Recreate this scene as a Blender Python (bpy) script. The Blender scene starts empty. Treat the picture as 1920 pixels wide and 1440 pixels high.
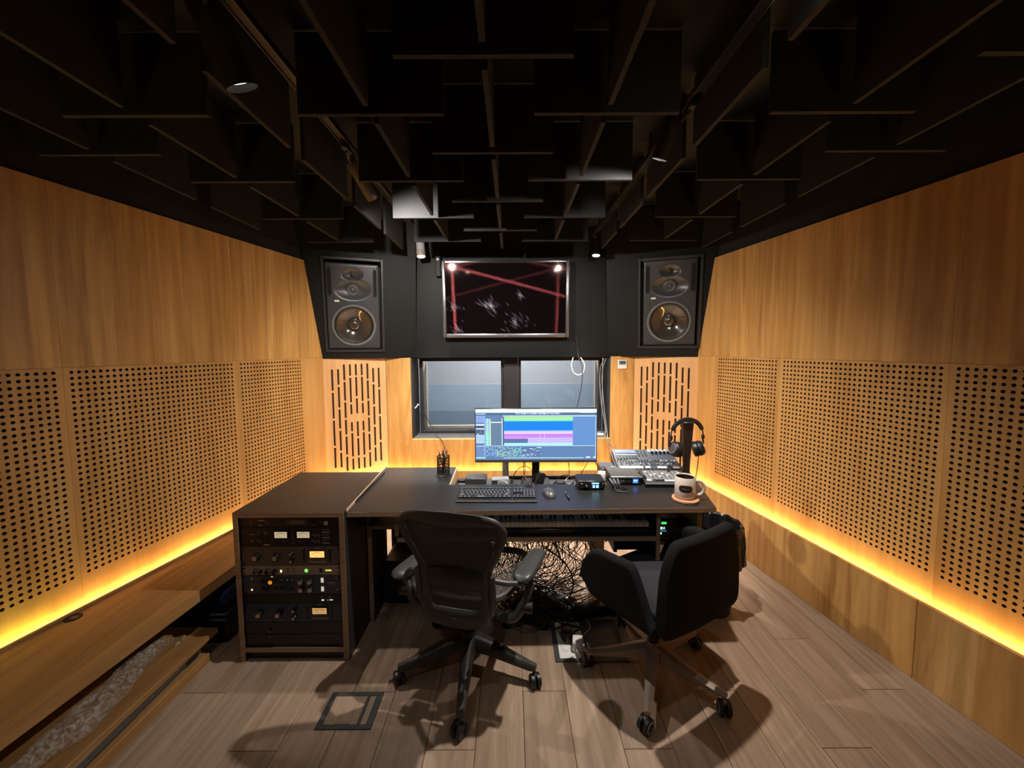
import bpy, bmesh, math, random
from mathutils import Vector, Matrix, Euler

random.seed(11)
SC = bpy.context.scene
COL = SC.collection
R = math.radians

# ------------------------------------------------------------------ camera
CAM_H = 1.53
pit, rol = R(4.2), R(0.3)
F = Vector((0, math.cos(pit), -math.sin(pit)))
R0 = Vector((1, 0, 0))
U0 = R0.cross(F)
RX = R0 * math.cos(rol) - U0 * math.sin(rol)
UX = U0 * math.cos(rol) + R0 * math.sin(rol)
cam_d = bpy.data.cameras.new('camera')
cam_d.sensor_fit = 'HORIZONTAL'
cam_d.sensor_width = 36.0
cam_d.lens = 721 / 1920 * 36
cam_d.shift_y = -15 / 1920
cam_d.clip_start = 0.02
cam = bpy.data.objects.new('camera', cam_d)
mw = Matrix.Identity(4)
for i in range(3):
    mw[i][0], mw[i][1], mw[i][2] = RX[i], UX[i], -F[i]
mw.translation = Vector((0, 0, CAM_H))
cam.matrix_world = mw
COL.objects.link(cam)
SC.camera = cam

# ------------------------------------------------------------------ world, view
wd = bpy.data.worlds.new('world')
SC.world = wd
wd.use_nodes = True
wd.node_tree.nodes['Background'].inputs[0].default_value = (0.012, 0.013, 0.016, 1)
wd.node_tree.nodes['Background'].inputs[1].default_value = 1.0
vs = SC.view_settings
vs.view_transform = 'Standard'
vs.look = 'None'
vs.exposure = 0.24
vs.gamma = 1.0
vs.use_curve_mapping = False

# light levels (used by the lamp builders further down)
SPOT_MID_L = 150.0
SPOT_MID_R = 130.0
SPOT_FRONT = 270.0
SPOT_NEAR = 3.0
SPOT_REAR = 8.0
LED_E = 80.0
LIVE_ROOM = 170.0

# ------------------------------------------------------------------ helpers
def S(r, g, b, a=1.0):
    def f(c):
        c /= 255.0
        return c / 12.92 if c <= 0.04045 else ((c + 0.055) / 1.055) ** 2.4
    return (f(r), f(g), f(b), a)

def new_mat(name):
    m = bpy.data.materials.new(name)
    m.use_nodes = True
    nt = m.node_tree
    return m, nt, nt.nodes['Principled BSDF']

def M(name, col, rough=0.5, metal=0.0, var=0.10, scale=18.0, bump=0.0, spec=0.5, coat=0.0):
    """plain procedural material: base colour with a little noise in tone and gloss"""
    m, nt, b = new_mat(name)
    N, L = nt.nodes, nt.links
    tc = N.new('ShaderNodeTexCoord')
    nz = N.new('ShaderNodeTexNoise')
    nz.inputs['Scale'].default_value = scale
    nz.inputs['Detail'].default_value = 5
    L.new(tc.outputs['Object'], nz.inputs['Vector'])
    mx = N.new('ShaderNodeMix')
    mx.data_type = 'RGBA'
    mx.inputs[6].default_value = tuple(c * (1 - var) for c in col[:3]) + (1,)
    mx.inputs[7].default_value = tuple(min(1, c * (1 + var)) for c in col[:3]) + (1,)
    L.new(nz.outputs['Fac'], mx.inputs[0])
    L.new(mx.outputs[2], b.inputs['Base Color'])
    b.inputs['Roughness'].default_value = rough
    b.inputs['Metallic'].default_value = metal
    b.inputs['Specular IOR Level'].default_value = spec
    b.inputs['Coat Weight'].default_value = coat
    if bump > 0:
        bp = N.new('ShaderNodeBump')
        bp.inputs['Strength'].default_value = bump
        bp.inputs['Distance'].default_value = 0.004
        L.new(nz.outputs['Fac'], bp.inputs['Height'])
        L.new(bp.outputs[0], b.inputs['Normal'])
    return m

def WOOD(name, cols, axis='Z', across=9.0, along=0.7, rough=0.45, strip=0.0, tone=0.16, fine=0.35, spec=0.4, seam=0.0):
    m, nt, b = new_mat(name)
    N, L = nt.nodes, nt.links
    tc = N.new('ShaderNodeTexCoord')
    oi = N.new('ShaderNodeObjectInfo')
    mul = N.new('ShaderNodeMath'); mul.operation = 'MULTIPLY'; mul.inputs[1].default_value = 41.0
    L.new(oi.outputs['Random'], mul.inputs[0])
    sep = N.new('ShaderNodeSeparateXYZ')
    L.new(tc.outputs['Object'], sep.inputs[0])
    off = N.new('ShaderNodeCombineXYZ')
    for i in range(3):
        L.new(mul.outputs[0], off.inputs[i])
    if strip:
        nzs = N.new('ShaderNodeMath'); nzs.operation = 'DIVIDE'; nzs.inputs[1].default_value = strip
        L.new(sep.outputs['Y' if axis == 'X' else 'X'], nzs.inputs[0])
        ad = N.new('ShaderNodeMath'); ad.operation = 'ADD'
        L.new(nzs.outputs[0], ad.inputs[0]); L.new(mul.outputs[0], ad.inputs[1])
        fl = N.new('ShaderNodeMath'); fl.operation = 'FLOOR'
        L.new(ad.outputs[0], fl.inputs[0])
        wn = N.new('ShaderNodeTexWhiteNoise'); wn.noise_dimensions = '1D'
        L.new(fl.outputs[0], wn.inputs['W'])
        st = N.new('ShaderNodeMath'); st.operation = 'MULTIPLY_ADD'
        L.new(wn.outputs['Value'], st.inputs[0]); st.inputs[1].default_value = 23.0
        L.new(mul.outputs[0], st.inputs[2])
        for i in range(3):
            L.new(st.outputs[0], off.inputs[i])
    va = N.new('ShaderNodeVectorMath'); va.operation = 'ADD'
    L.new(tc.outputs['Object'], va.inputs[0]); L.new(off.outputs[0], va.inputs[1])
    mp = N.new('ShaderNodeMapping')
    sc = {'X': (along, across, across), 'Y': (across, along, across), 'Z': (across, across, along)}[axis]
    mp.inputs['Scale'].default_value = sc
    L.new(va.outputs[0], mp.inputs[0])
    nz = N.new('ShaderNodeTexNoise')
    nz.inputs['Scale'].default_value = 1.0; nz.inputs['Detail'].default_value = 6
    nz.inputs['Roughness'].default_value = 0.62; nz.inputs['Distortion'].default_value = 0.9
    L.new(mp.outputs[0], nz.inputs['Vector'])
    rp = N.new('ShaderNodeValToRGB')
    e = rp.color_ramp.elements
    e[0].position = 0.30; e[0].color = cols[0]
    e[1].position = 0.72; e[1].color = cols[-1]
    for i, c in enumerate(cols[1:-1]):
        x = e.new(0.30 + 0.42 * (i + 1) / (len(cols) - 1)); x.color = c
    L.new(nz.outputs['Fac'], rp.inputs[0])
    mp2 = N.new('ShaderNodeMapping')
    mp2.inputs['Scale'].default_value = tuple(s * (5.0 if s == across else 2.2) for s in sc)
    L.new(va.outputs[0], mp2.inputs[0])
    n2 = N.new('ShaderNodeTexNoise')
    n2.inputs['Scale'].default_value = 1.0; n2.inputs['Detail'].default_value = 3
    L.new(mp2.outputs[0], n2.inputs['Vector'])
    r2 = N.new('ShaderNodeValToRGB')
    r2.color_ramp.elements[0].position = 0.36; r2.color_ramp.elements[0].color = (0.62, 0.55, 0.47, 1)
    r2.color_ramp.elements[1].position = 0.58; r2.color_ramp.elements[1].color = (1, 1, 1, 1)
    L.new(n2.outputs['Fac'], r2.inputs[0])
    mx = N.new('ShaderNodeMix'); mx.data_type = 'RGBA'; mx.blend_type = 'MULTIPLY'
    mx.inputs[0].default_value = fine
    L.new(rp.outputs[0], mx.inputs[6]); L.new(r2.outputs[0], mx.inputs[7])
    hs = N.new('ShaderNodeHueSaturation')
    L.new(mx.outputs[2], hs.inputs['Color'])
    ma = N.new('ShaderNodeMapRange')
    ma.inputs[3].default_value = 1 - tone; ma.inputs[4].default_value = 1 + tone
    L.new(wn.outputs['Value'] if strip else oi.outputs['Random'], ma.inputs[0])
    L.new(ma.outputs[0], hs.inputs['Value'])
    L.new(hs.outputs[0], b.inputs['Base Color'])
    b.inputs['Roughness'].default_value = rough
    b.inputs['Specular IOR Level'].default_value = spec
    bp = N.new('ShaderNodeBump'); bp.inputs['Strength'].default_value = 0.12; bp.inputs['Distance'].default_value = 0.002
    L.new(n2.outputs['Fac'], bp.inputs['Height']); L.new(bp.outputs[0], b.inputs['Normal'])
    return m

def EMIT(name, col, strength):
    m, nt, b = new_mat(name)
    b.inputs['Base Color'].default_value = (0.02, 0.02, 0.02, 1)
    b.inputs['Emission Color'].default_value = col
    b.inputs['Emission Strength'].default_value = strength
    return m

def ATTR(name, emis=0.0, rough=0.45):
    m, nt, b = new_mat(name)
    a = nt.nodes.new('ShaderNodeAttribute'); a.attribute_name = 'Col'
    if emis:
        nt.links.new(a.outputs['Color'], b.inputs['Emission Color'])
        b.inputs['Emission Strength'].default_value = emis
        b.inputs['Base Color'].default_value = (0.01, 0.01, 0.012, 1)
    else:
        nt.links.new(a.outputs['Color'], b.inputs['Base Color'])
    b.inputs['Roughness'].default_value = rough
    return m

class B:
    """collects shapes in one bmesh, built as one mesh object"""
    def __init__(s):
        s.bm = bmesh.new()
    def _xf(s, vs, mat):
        if mat is not None:
            bmesh.ops.transform(s.bm, matrix=mat, verts=vs)
    def box(s, x0, x1, y0, y1, z0, z1, bev=0.0, seg=1, mat=None):
        r = bmesh.ops.create_cube(s.bm, size=1.0)
        vs = r['verts']
        bmesh.ops.transform(s.bm, matrix=Matrix.Translation(((x0 + x1) / 2, (y0 + y1) / 2, (z0 + z1) / 2)) @ Matrix.Diagonal((abs(x1 - x0), abs(y1 - y0), abs(z1 - z0), 1)), verts=vs)
        if bev > 0:
            es = list({e for v in vs for e in v.link_edges})
            rr = bmesh.ops.bevel(s.bm, geom=vs + es, offset=bev, segments=seg, profile=0.5, affect='EDGES', clamp_overlap=True)
            vs = list({v for f in rr['faces'] for v in f.verts} | {v for v in vs if v.is_valid})
            seen = set(vs); stack = list(vs)
            while stack:
                v = stack.pop()
                for e in v.link_edges:
                    o = e.other_vert(v)
                    if o not in seen:
                        seen.add(o); stack.append(o)
            vs = list(seen)
        s._xf(vs, mat)
        return s
    def cbox(s, c, d, bev=0.0, seg=1, rot=None, mat=None):
        m = Matrix.Translation(c)
        if rot is not None:
            m = m @ Euler(rot).to_matrix().to_4x4()
        if mat is not None:
            m = mat @ m
        return s.box(-d[0] / 2, d[0] / 2, -d[1] / 2, d[1] / 2, -d[2] / 2, d[2] / 2, bev, seg, m)
    def cyl(s, p0, p1, r0, r1=None, n=16, caps=True):
        p0, p1 = Vector(p0), Vector(p1)
        d = p1 - p0
        r1 = r0 if r1 is None else r1
        rr = bmesh.ops.create_cone(s.bm, cap_ends=caps, cap_tris=False, segments=n, radius1=r0, radius2=r1, depth=d.length)
        q = d.to_track_quat('Z', 'Y').to_matrix().to_4x4()
        bmesh.ops.transform(s.bm, matrix=Matrix.Translation((p0 + p1) / 2) @ q, verts=rr['verts'])
        return s
    def tube(s, pts, r, n=6, closed=False, caps=True, flat=1.0):
        pts = [Vector(p) for p in pts]
        k = len(pts)
        rs = r if isinstance(r, (list, tuple)) else [r] * k
        rings = []
        up = None
        for i, p in enumerate(pts):
            a = pts[(i - 1) % k] if (closed or i > 0) else p
            c = pts[(i + 1) % k] if (closed or i < k - 1) else p
            t = (c - a)
            if t.length < 1e-9:
                t = Vector((0, 0, 1))
            t.normalize()
            if up is None:
                up = Vector((0, 0, 1)) if abs(t.z) < 0.9 else Vector((0, 1, 0))
            u = up - t * up.dot(t)
            if u.length < 1e-5:
                u = t.orthogonal()
            u.normalize(); up = u
            w = t.cross(u)
            rings.append([s.bm.verts.new(p + (u * math.cos(2 * math.pi * j / n) * flat + w * math.sin(2 * math.pi * j / n)) * rs[i]) for j in range(n)])
        for i in range(k if closed else k - 1):
            A, Bq = rings[i], rings[(i + 1) % k]
            for j in range(n):
                s.bm.faces.new((A[j], A[(j + 1) % n], Bq[(j + 1) % n], Bq[j]))
        if caps and not closed:
            s.bm.faces.new(rings[0][::-1]); s.bm.faces.new(rings[-1])
        return s
    def lathe(s, prof, n=24, mat=None, close=False):
        rings = []
        for (r, z) in prof:
            if r < 1e-6:
                rings.append([s.bm.verts.new((0, 0, z))])
            else:
                rings.append([s.bm.verts.new((r * math.cos(2 * math.pi * j / n), r * math.sin(2 * math.pi * j / n), z)) for j in range(n)])
        for a, c in zip(rings[:-1], rings[1:]):
            for j in range(n):
                k = (j + 1) % n
                if len(a) == 1 and len(c) == 1:
                    continue
                if len(a) == 1:
                    s.bm.faces.new((a[0], c[k], c[j]))
                elif len(c) == 1:
                    s.bm.faces.new((a[j], a[k], c[0]))
                else:
                    s.bm.faces.new((a[j], a[k], c[k], c[j]))
        s._xf([v for r_ in rings for v in r_], mat)
        return s
    def prism(s, pts, h0, h1, mat=None):
        """polygon in local XY from z=h0 to z=h1"""
        lo = [s.bm.verts.new((x, y, h0)) for x, y in pts]
        hi = [s.bm.verts.new((x, y, h1)) for x, y in pts]
        n = len(pts)
        s.bm.faces.new(lo[::-1]); s.bm.faces.new(hi)
        for i in range(n):
            k = (i + 1) % n
            s.bm.faces.new((lo[i], lo[k], hi[k], hi[i]))
        s._xf(lo + hi, mat)
        return s
    def grid(s, P, closed_u=False):
        """P[i][j] points -> quads"""
        V = [[s.bm.verts.new(p) for p in row] for row in P]
        n = len(V)
        for i in range(n if closed_u else n - 1):
            a, c = V[i], V[(i + 1) % n]
            for j in range(len(a) - 1):
                s.bm.faces.new((a[j], a[j + 1], c[j + 1], c[j]))
        return s
    def face(s, pts):
        s.bm.faces.new([s.bm.verts.new(p) for p in pts])
        return s
    def build(s, name, mat, parent=None, smooth=40, loc=None, rot=None):
        bmesh.ops.recalc_face_normals(s.bm, faces=s.bm.faces[:])
        me = bpy.data.meshes.new(name)
        s.bm.to_mesh(me); s.bm.free()
        return mesh_obj(name, me, mat, parent, smooth, loc, rot)

def mesh_obj(name, me, mat, parent=None, smooth=0, loc=None, rot=None):
    if mat is not None and not me.materials:
        me.materials.append(mat)
    if smooth:
        me.shade_smooth()
        me.set_sharp_from_angle(angle=R(smooth))
    o = bpy.data.objects.new(name, me)
    COL.objects.link(o)
    if parent is not None:
        o.parent = parent
    if loc is not None:
        o.location = loc
    if rot is not None:
        o.rotation_euler = rot
    return o

def raw(name, verts, faces, mat, parent=None, cols=None, smooth=0):
    me = bpy.data.meshes.new(name)
    me.from_pydata(verts, [], faces)
    if cols is not None:
        at = me.color_attributes.new('Col', 'FLOAT_COLOR', 'POINT')
        flat = [c for q in cols for c in (q if len(q) == 4 else tuple(q) + (1,))]
        at.data.foreach_set('color', flat)
    me.update()
    return mesh_obj(name, me, mat, parent, smooth)

class PRINT:
    """flat printed marks: coloured quads in the local XZ plane (facing -Y)"""
    def __init__(s):
        s.v, s.f, s.c = [], [], []
    def q(s, x0, z0, x1, z1, col, y=0.0):
        n = len(s.v)
        s.v += [(x0, y, z0), (x1, y, z0), (x1, y, z1), (x0, y, z1)]
        s.f.append((n, n + 1, n + 2, n + 3)); s.c += [col] * 4
        return s
    def disc(s, x, z, r, col, y=0.0, n=14, r0=0.0, a0=0.0, a1=2 * math.pi):
        k = len(s.v)
        for i in range(n + 1):
            a = a0 + (a1 - a0) * i / n
            s.v += [(x + r0 * math.cos(a), y, z + r0 * math.sin(a)), (x + r * math.cos(a), y, z + r * math.sin(a))]
            s.c += [col, col]
        for i in range(n):
            s.f.append((k + 2 * i, k + 2 * i + 1, k + 2 * i + 3, k + 2 * i + 2))
        return s
    def line(s, x0, z0, x1, z1, w, col, y=0.0):
        d = Vector((x1 - x0, z1 - z0)); d.normalize()
        px_, pz_ = -d.y * w / 2, d.x * w / 2
        n = len(s.v)
        s.v += [(x0 + px_, y, z0 + pz_), (x1 + px_, y, z1 + pz_), (x1 - px_, y, z1 - pz_), (x0 - px_, y, z0 - pz_)]
        s.f.append((n, n + 1, n + 2, n + 3)); s.c += [col] * 4
        return s
    def dashes(s, x0, x1, z, h, col, y=0.0, w=0.003, gap=0.0012):
        x = x0
        while x < x1:
            ww = w * random.uniform(0.5, 1.4)
            s.q(x, z - h / 2, min(x + ww, x1), z + h / 2, col, y)
            x += ww + gap
        return s
    def build(s, name, mat, parent):
        o = raw(name, s.v, s.f, mat, parent, s.c)
        if name == 'print':
            o['kind'] = 'stuff'
        return o

def tag(o, label, cat, group=None, kind=None):
    o['label'] = label
    o['category'] = cat
    if group:
        o['group'] = group
    if kind:
        o['kind'] = kind
    return o

def thing(name, label, cat, loc=(0, 0, 0), rot=(0, 0, 0), group=None, kind=None):
    o = bpy.data.objects.new(name, None)
    o.empty_display_size = 0.05
    COL.objects.link(o)
    o.location = loc
    o.rotation_euler = rot
    return tag(o, label, cat, group, kind)

def smooth_path(pts, k=6):
    """Catmull-Rom through pts"""
    P = [Vector(p) for p in pts]
    P = [2 * P[0] - P[1]] + P + [2 * P[-1] - P[-2]]
    out = []
    for i in range(1, len(P) - 2):
        a, b_, c, d = P[i - 1], P[i], P[i + 1], P[i + 2]
        for j in range(k):
            t = j / k
            out.append(0.5 * ((2 * b_) + (c - a) * t + (2 * a - 5 * b_ + 4 * c - d) * t * t + (3 * b_ - a - 3 * c + d) * t ** 3))
    out.append(P[-2])
    return out

# ------------------------------------------------------------------ materials
wood_wall = WOOD('wall_veneer', [S(160, 112, 54), S(208, 162, 98), S(192, 144, 80), S(220, 176, 114)], 'Z', 5.0, 0.45, 0.42, strip=0.17, tone=0.11, fine=0.55)
wood_perf = WOOD('perforated_veneer', [S(178, 130, 72), S(198, 152, 90), S(206, 162, 100)], 'Z', 5.0, 0.7, 0.45, tone=0.05, fine=0.25)
wood_slot = WOOD('slotted_beech', [S(210, 160, 106), S(218, 170, 116), S(224, 178, 124)], 'Z', 8.0, 0.6, 0.45, tone=0.04, fine=0.2)
wood_back = WOOD('back_veneer', [S(170, 122, 62), S(202, 154, 90), S(184, 136, 74), S(212, 166, 102)], 'Z', 6.0, 0.9, 0.42, tone=0.06, fine=0.4)
wood_bench = WOOD('bench_oak', [S(132, 96, 54), S(164, 124, 76), S(150, 110, 66), S(178, 138, 88)], 'Y', 10.0, 0.8, 0.38, strip=0.11, tone=0.12, fine=0.4)
wood_floor = WOOD('floor_oak', [S(142, 120, 102), S(172, 148, 128), S(158, 134, 114), S(188, 164, 144)], 'Y', 9.0, 0.9, 0.40, tone=0.10, fine=0.45)
wood_ply = WOOD('ply_edge', [S(146, 120, 96), S(166, 138, 112), S(176, 148, 122)], 'X', 30.0, 1.0, 0.5, tone=0.05, fine=0.3)
wood_light = WOOD('light_ply_edge', [S(196, 160, 126), S(214, 178, 142)], 'Y', 20.0, 1.0, 0.5, tone=0.05, fine=0.2)
cork = M('cork', S(196, 142, 100), 0.8, var=0.2, scale=90)
black_paint = M('black_paint', (0.007, 0.007, 0.008), 0.8, var=0.2, scale=6)
black_wall = M('black_wall', (0.0070, 0.0072, 0.0077), 0.55, var=0.15, scale=5, spec=0.22)
baffle_mat = M('black_felt_baffle', (0.0105, 0.0108, 0.0125), 0.85, var=0.15, scale=30)
black_felt = M('black_felt', (0.010, 0.007, 0.005), 0.95, var=0.2, scale=80)
brown_felt = M('brown_backing', (0.055, 0.024, 0.010), 0.95, var=0.2, scale=80)
laminate = M('desk_laminate', (0.019, 0.0185, 0.020), 0.34, var=0.18, scale=7)
lam_side = M('black_laminate', (0.016, 0.015, 0.015), 0.5, var=0.15, scale=7)
bplast = M('black_plastic', (0.013, 0.013, 0.014), 0.42, var=0.12)
bplast_g = M('black_gloss_plastic', (0.010, 0.010, 0.011), 0.2, var=0.1)
bgrey = M('dark_grey_plastic', (0.055, 0.055, 0.058), 0.45, var=0.1)
chair_frame = M('chair_graphite', (0.040, 0.038, 0.035), 0.46, var=0.1)
chair_mesh = M('chair_pellicle', (0.030, 0.028, 0.026), 0.6, var=0.2, scale=120)
arm_pad = M('arm_pad', (0.045, 0.045, 0.047), 0.38, var=0.1)
fabric_b = M('black_wool', (0.0085, 0.0085, 0.0095), 0.95, var=0.35, scale=260, bump=0.25, spec=0.2)
fabric_g = M('grey_seat_wool', (0.030, 0.030, 0.034), 0.95, var=0.3, scale=260, bump=0.25, spec=0.2)
beige_base = M('beige_metal', S(150, 132, 118), 0.4, 0.0, var=0.06)
alu = M('aluminium', (0.62, 0.62, 0.64), 0.3, 1.0, var=0.06)
steel_d = M('dark_steel', (0.30, 0.28, 0.27), 0.32, 1.0, var=0.15)
silver = M('silver_panel', S(158, 146, 132), 0.38, 0.35, var=0.06)
white_p = M('white_plastic', S(226, 224, 220), 0.4, var=0.04)
cream_p = M('cream_ceramic', S(222, 208, 196), 0.3, var=0.03, coat=0.3)
coffee = M('dark_inside', S(48, 28, 22), 0.35, var=0.1)
grey_eq = M('mixer_grey', S(66, 72, 84), 0.45, var=0.12)
grey_mid = M('mid_grey', S(150, 152, 156), 0.42, var=0.08)
navy = M('navy_panel', S(40, 50, 74), 0.4, var=0.08)
umber = M('umber_panel', S(88, 78, 72), 0.42, var=0.08)
slate = M('slate_panel', S(58, 62, 74), 0.42, var=0.08)
blackp = M('black_panel', S(22, 21, 21), 0.4, var=0.08)
knob_s = M('knob_silver', (0.55, 0.53, 0.5), 0.3, 0.9, var=0.05)
cable_m = M('black_cable', (0.012, 0.011, 0.011), 0.5, var=0.2)
cable_w = M('white_cable', S(214, 206, 196), 0.5, var=0.05)
bag_m = M('bin_bag', (0.012, 0.012, 0.013), 0.13, var=0.1, scale=34, bump=1.0)
beige_frame = M('beige_jamb', S(176, 160, 138), 0.6, var=0.08)
live_wall = M('live_room_wall', S(168, 164, 166), 0.9, var=0.05, scale=3)
live_dado = M('live_room_dado', S(150, 158, 168), 0.9, var=0.05, scale=3)
live_low = M('live_room_low', S(124, 134, 146), 0.9, var=0.05, scale=3)
frame_bk = M('window_frame_black', (0.022, 0.022, 0.024), 0.5, var=0.12)
sill_m = M('slate_sill', (0.060, 0.062, 0.066), 0.55, var=0.2, scale=14)
spk_r = M('speaker_ring', (0.12, 0.12, 0.125), 0.3, var=0.05)
spk_m = M('speaker_grey', (0.042, 0.042, 0.045), 0.34, var=0.08)
lamp_black = M('matt_black_lamp', (0.0035, 0.0035, 0.004), 0.7, var=0.1)
spk_d = M('speaker_dark', (0.010, 0.010, 0.010), 0.5, var=0.1)
cone_m = M('woofer_cone', (0.040, 0.030, 0.024), 0.14, 0.0, var=0.1, coat=1.0)
tv_frame = M('tv_bezel', (0.26, 0.26, 0.28), 0.28, 0.85, var=0.05)
print_m = ATTR('printed_marks')
lit_m = ATTR('lit_marks', 1.6)
screen_m = ATTR('monitor_screen', 1.2, 0.35)

def TV_PANEL(name):
    """switched off panel: dark glass with grease smudges; the pixel rows smear reflections into thin reddish streaks"""
    m = bpy.data.materials.new(name); m.use_nodes = True
    nt = m.node_tree; N, L = nt.nodes, nt.links
    b = N['Principled BSDF']; out = N['Material Output']
    at = N.new('ShaderNodeAttribute'); at.attribute_name = 'Col'
    L.new(at.outputs['Color'], b.inputs['Base Color'])
    b.inputs['Roughness'].default_value = 0.6
    b.inputs['Specular IOR Level'].default_value = 0.0
    sh = b.outputs[0]
    def add(o):
        nonlocal sh
        a = N.new('ShaderNodeAddShader')
        L.new(sh, a.inputs[0]); L.new(o, a.inputs[1]); sh = a.outputs[0]
    g = N.new('ShaderNodeBsdfAnisotropic')
    g.inputs['Color'].default_value = (0.020, 0.014, 0.014, 1); g.inputs['Roughness'].default_value = 0.05
    add(g.outputs[0])
    for ang, w, rg in ((0, 1.0, 0.24), (77, 0.8, 0.26), (103, 0.35, 0.26)):
        g = N.new('ShaderNodeBsdfAnisotropic')
        g.inputs['Color'].default_value = (0.0068 * w, 0.0013 * w, 0.0015 * w, 1)
        g.inputs['Roughness'].default_value = rg
        g.inputs['Anisotropy'].default_value = 0.985
        c = N.new('ShaderNodeCombineXYZ')
        c.inputs[0].default_value = math.cos(R(ang)); c.inputs[2].default_value = math.sin(R(ang))
        vt = N.new('ShaderNodeVectorTransform'); vt.vector_type = 'VECTOR'; vt.convert_from = 'OBJECT'; vt.convert_to = 'WORLD'
        L.new(c.outputs[0], vt.inputs[0]); L.new(vt.outputs[0], g.inputs['Tangent'])
        add(g.outputs[0])
    L.new(sh, out.inputs['Surface'])
    return m
tvpic_m = TV_PANEL('tv_panel')


def GLASS(name, tint=(0.92, 0.95, 0.97, 1), gloss=0.03):
    m = bpy.data.materials.new(name); m.use_nodes = True
    nt = m.node_tree; N, L = nt.nodes, nt.links
    N.clear()
    out = N.new('ShaderNodeOutputMaterial')
    tr = N.new('ShaderNodeBsdfTransparent'); tr.inputs[0].default_value = tint
    gl = N.new('ShaderNodeBsdfGlossy'); gl.inputs['Roughness'].default_value = gloss
    fr = N.new('ShaderNodeFresnel'); fr.inputs[0].default_value = 1.5
    mx = N.new('ShaderNodeMixShader')
    L.new(fr.outputs[0], mx.inputs[0]); L.new(tr.outputs[0], mx.inputs[1]); L.new(gl.outputs[0], mx.inputs[2])
    L.new(mx.outputs[0], out.inputs[0])
    return m
glass_m = GLASS('window_glass')
def FILM(name):
    m = bpy.data.materials.new(name); m.use_nodes = True
    nt = m.node_tree; N, L = nt.nodes, nt.links
    b = N['Principled BSDF']
    b.inputs['Base Color'].default_value = (0.75, 0.74, 0.72, 1)
    b.inputs['Roughness'].default_value = 0.2
    tc = N.new('ShaderNodeTexCoord'); nz = N.new('ShaderNodeTexNoise')
    nz.inputs['Scale'].default_value = 26; nz.inputs['Detail'].default_value = 6; nz.inputs['Distortion'].default_value = 2.5
    L.new(tc.outputs['Object'], nz.inputs['Vector'])
    mr = N.new('ShaderNodeMapRange')
    mr.inputs[1].default_value = 0.42; mr.inputs[2].default_value = 0.66
    mr.inputs[3].default_value = 0.02; mr.inputs[4].default_value = 0.30
    L.new(nz.outputs['Fac'], mr.inputs[0]); L.new(mr.outputs[0], b.inputs['Alpha'])
    bp = N.new('ShaderNodeBump'); bp.inputs['Strength'].default_value = 0.9; bp.inputs['Distance'].default_value = 0.006
    L.new(nz.outputs['Fac'], bp.inputs['Height']); L.new(bp.outputs[0], b.inputs['Normal'])
    return m
film_m = FILM('clear_film')

# ================================================================== SETTING
def struct(o, label, cat):
    return tag(o, label, cat, kind='structure')

# ---- floor: sub-floor and single planks
fl = B().box(-2.75, 2.6, -1.75, 3.78, -0.06, -0.012).build('floor', black_felt, smooth=0)
struct(fl, 'grey brown oak plank floor of the control room', 'floor')
PW = 0.1895
pl_meshes = {}
def plank_mesh(L):
    L = round(L, 3)
    if L not in pl_meshes:
        b = B().box(-PW / 2 + 0.0009, PW / 2 - 0.0009, -L / 2 + 0.0009, L / 2 - 0.0009, -0.012, 0.0, bev=0.0012)
        bmesh.ops.recalc_face_normals(b.bm, faces=b.bm.faces[:])
        me = bpy.data.meshes.new('plank'); b.bm.to_mesh(me); b.bm.free()
        me.materials.append(wood_floor)
        pl_meshes[L] = me
    return pl_meshes[L]
y_lo, y_hi = -1.7, 3.70
for i in range(-14, 14):
    x = 0.041 + PW / 2 + PW * i
    if x > 2.55 or x < -2.7:
        continue
    y = y_lo
    first = [0.55, 1.05, 0.30, 0.85][i % 4]
    while y < y_hi - 0.05:
        L = min(first if y == y_lo else 1.38, y_hi - y)
        o = mesh_obj('plank', plank_mesh(L), None, fl)
        o.location = (x, y + L / 2, 0)
        y += L

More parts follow.
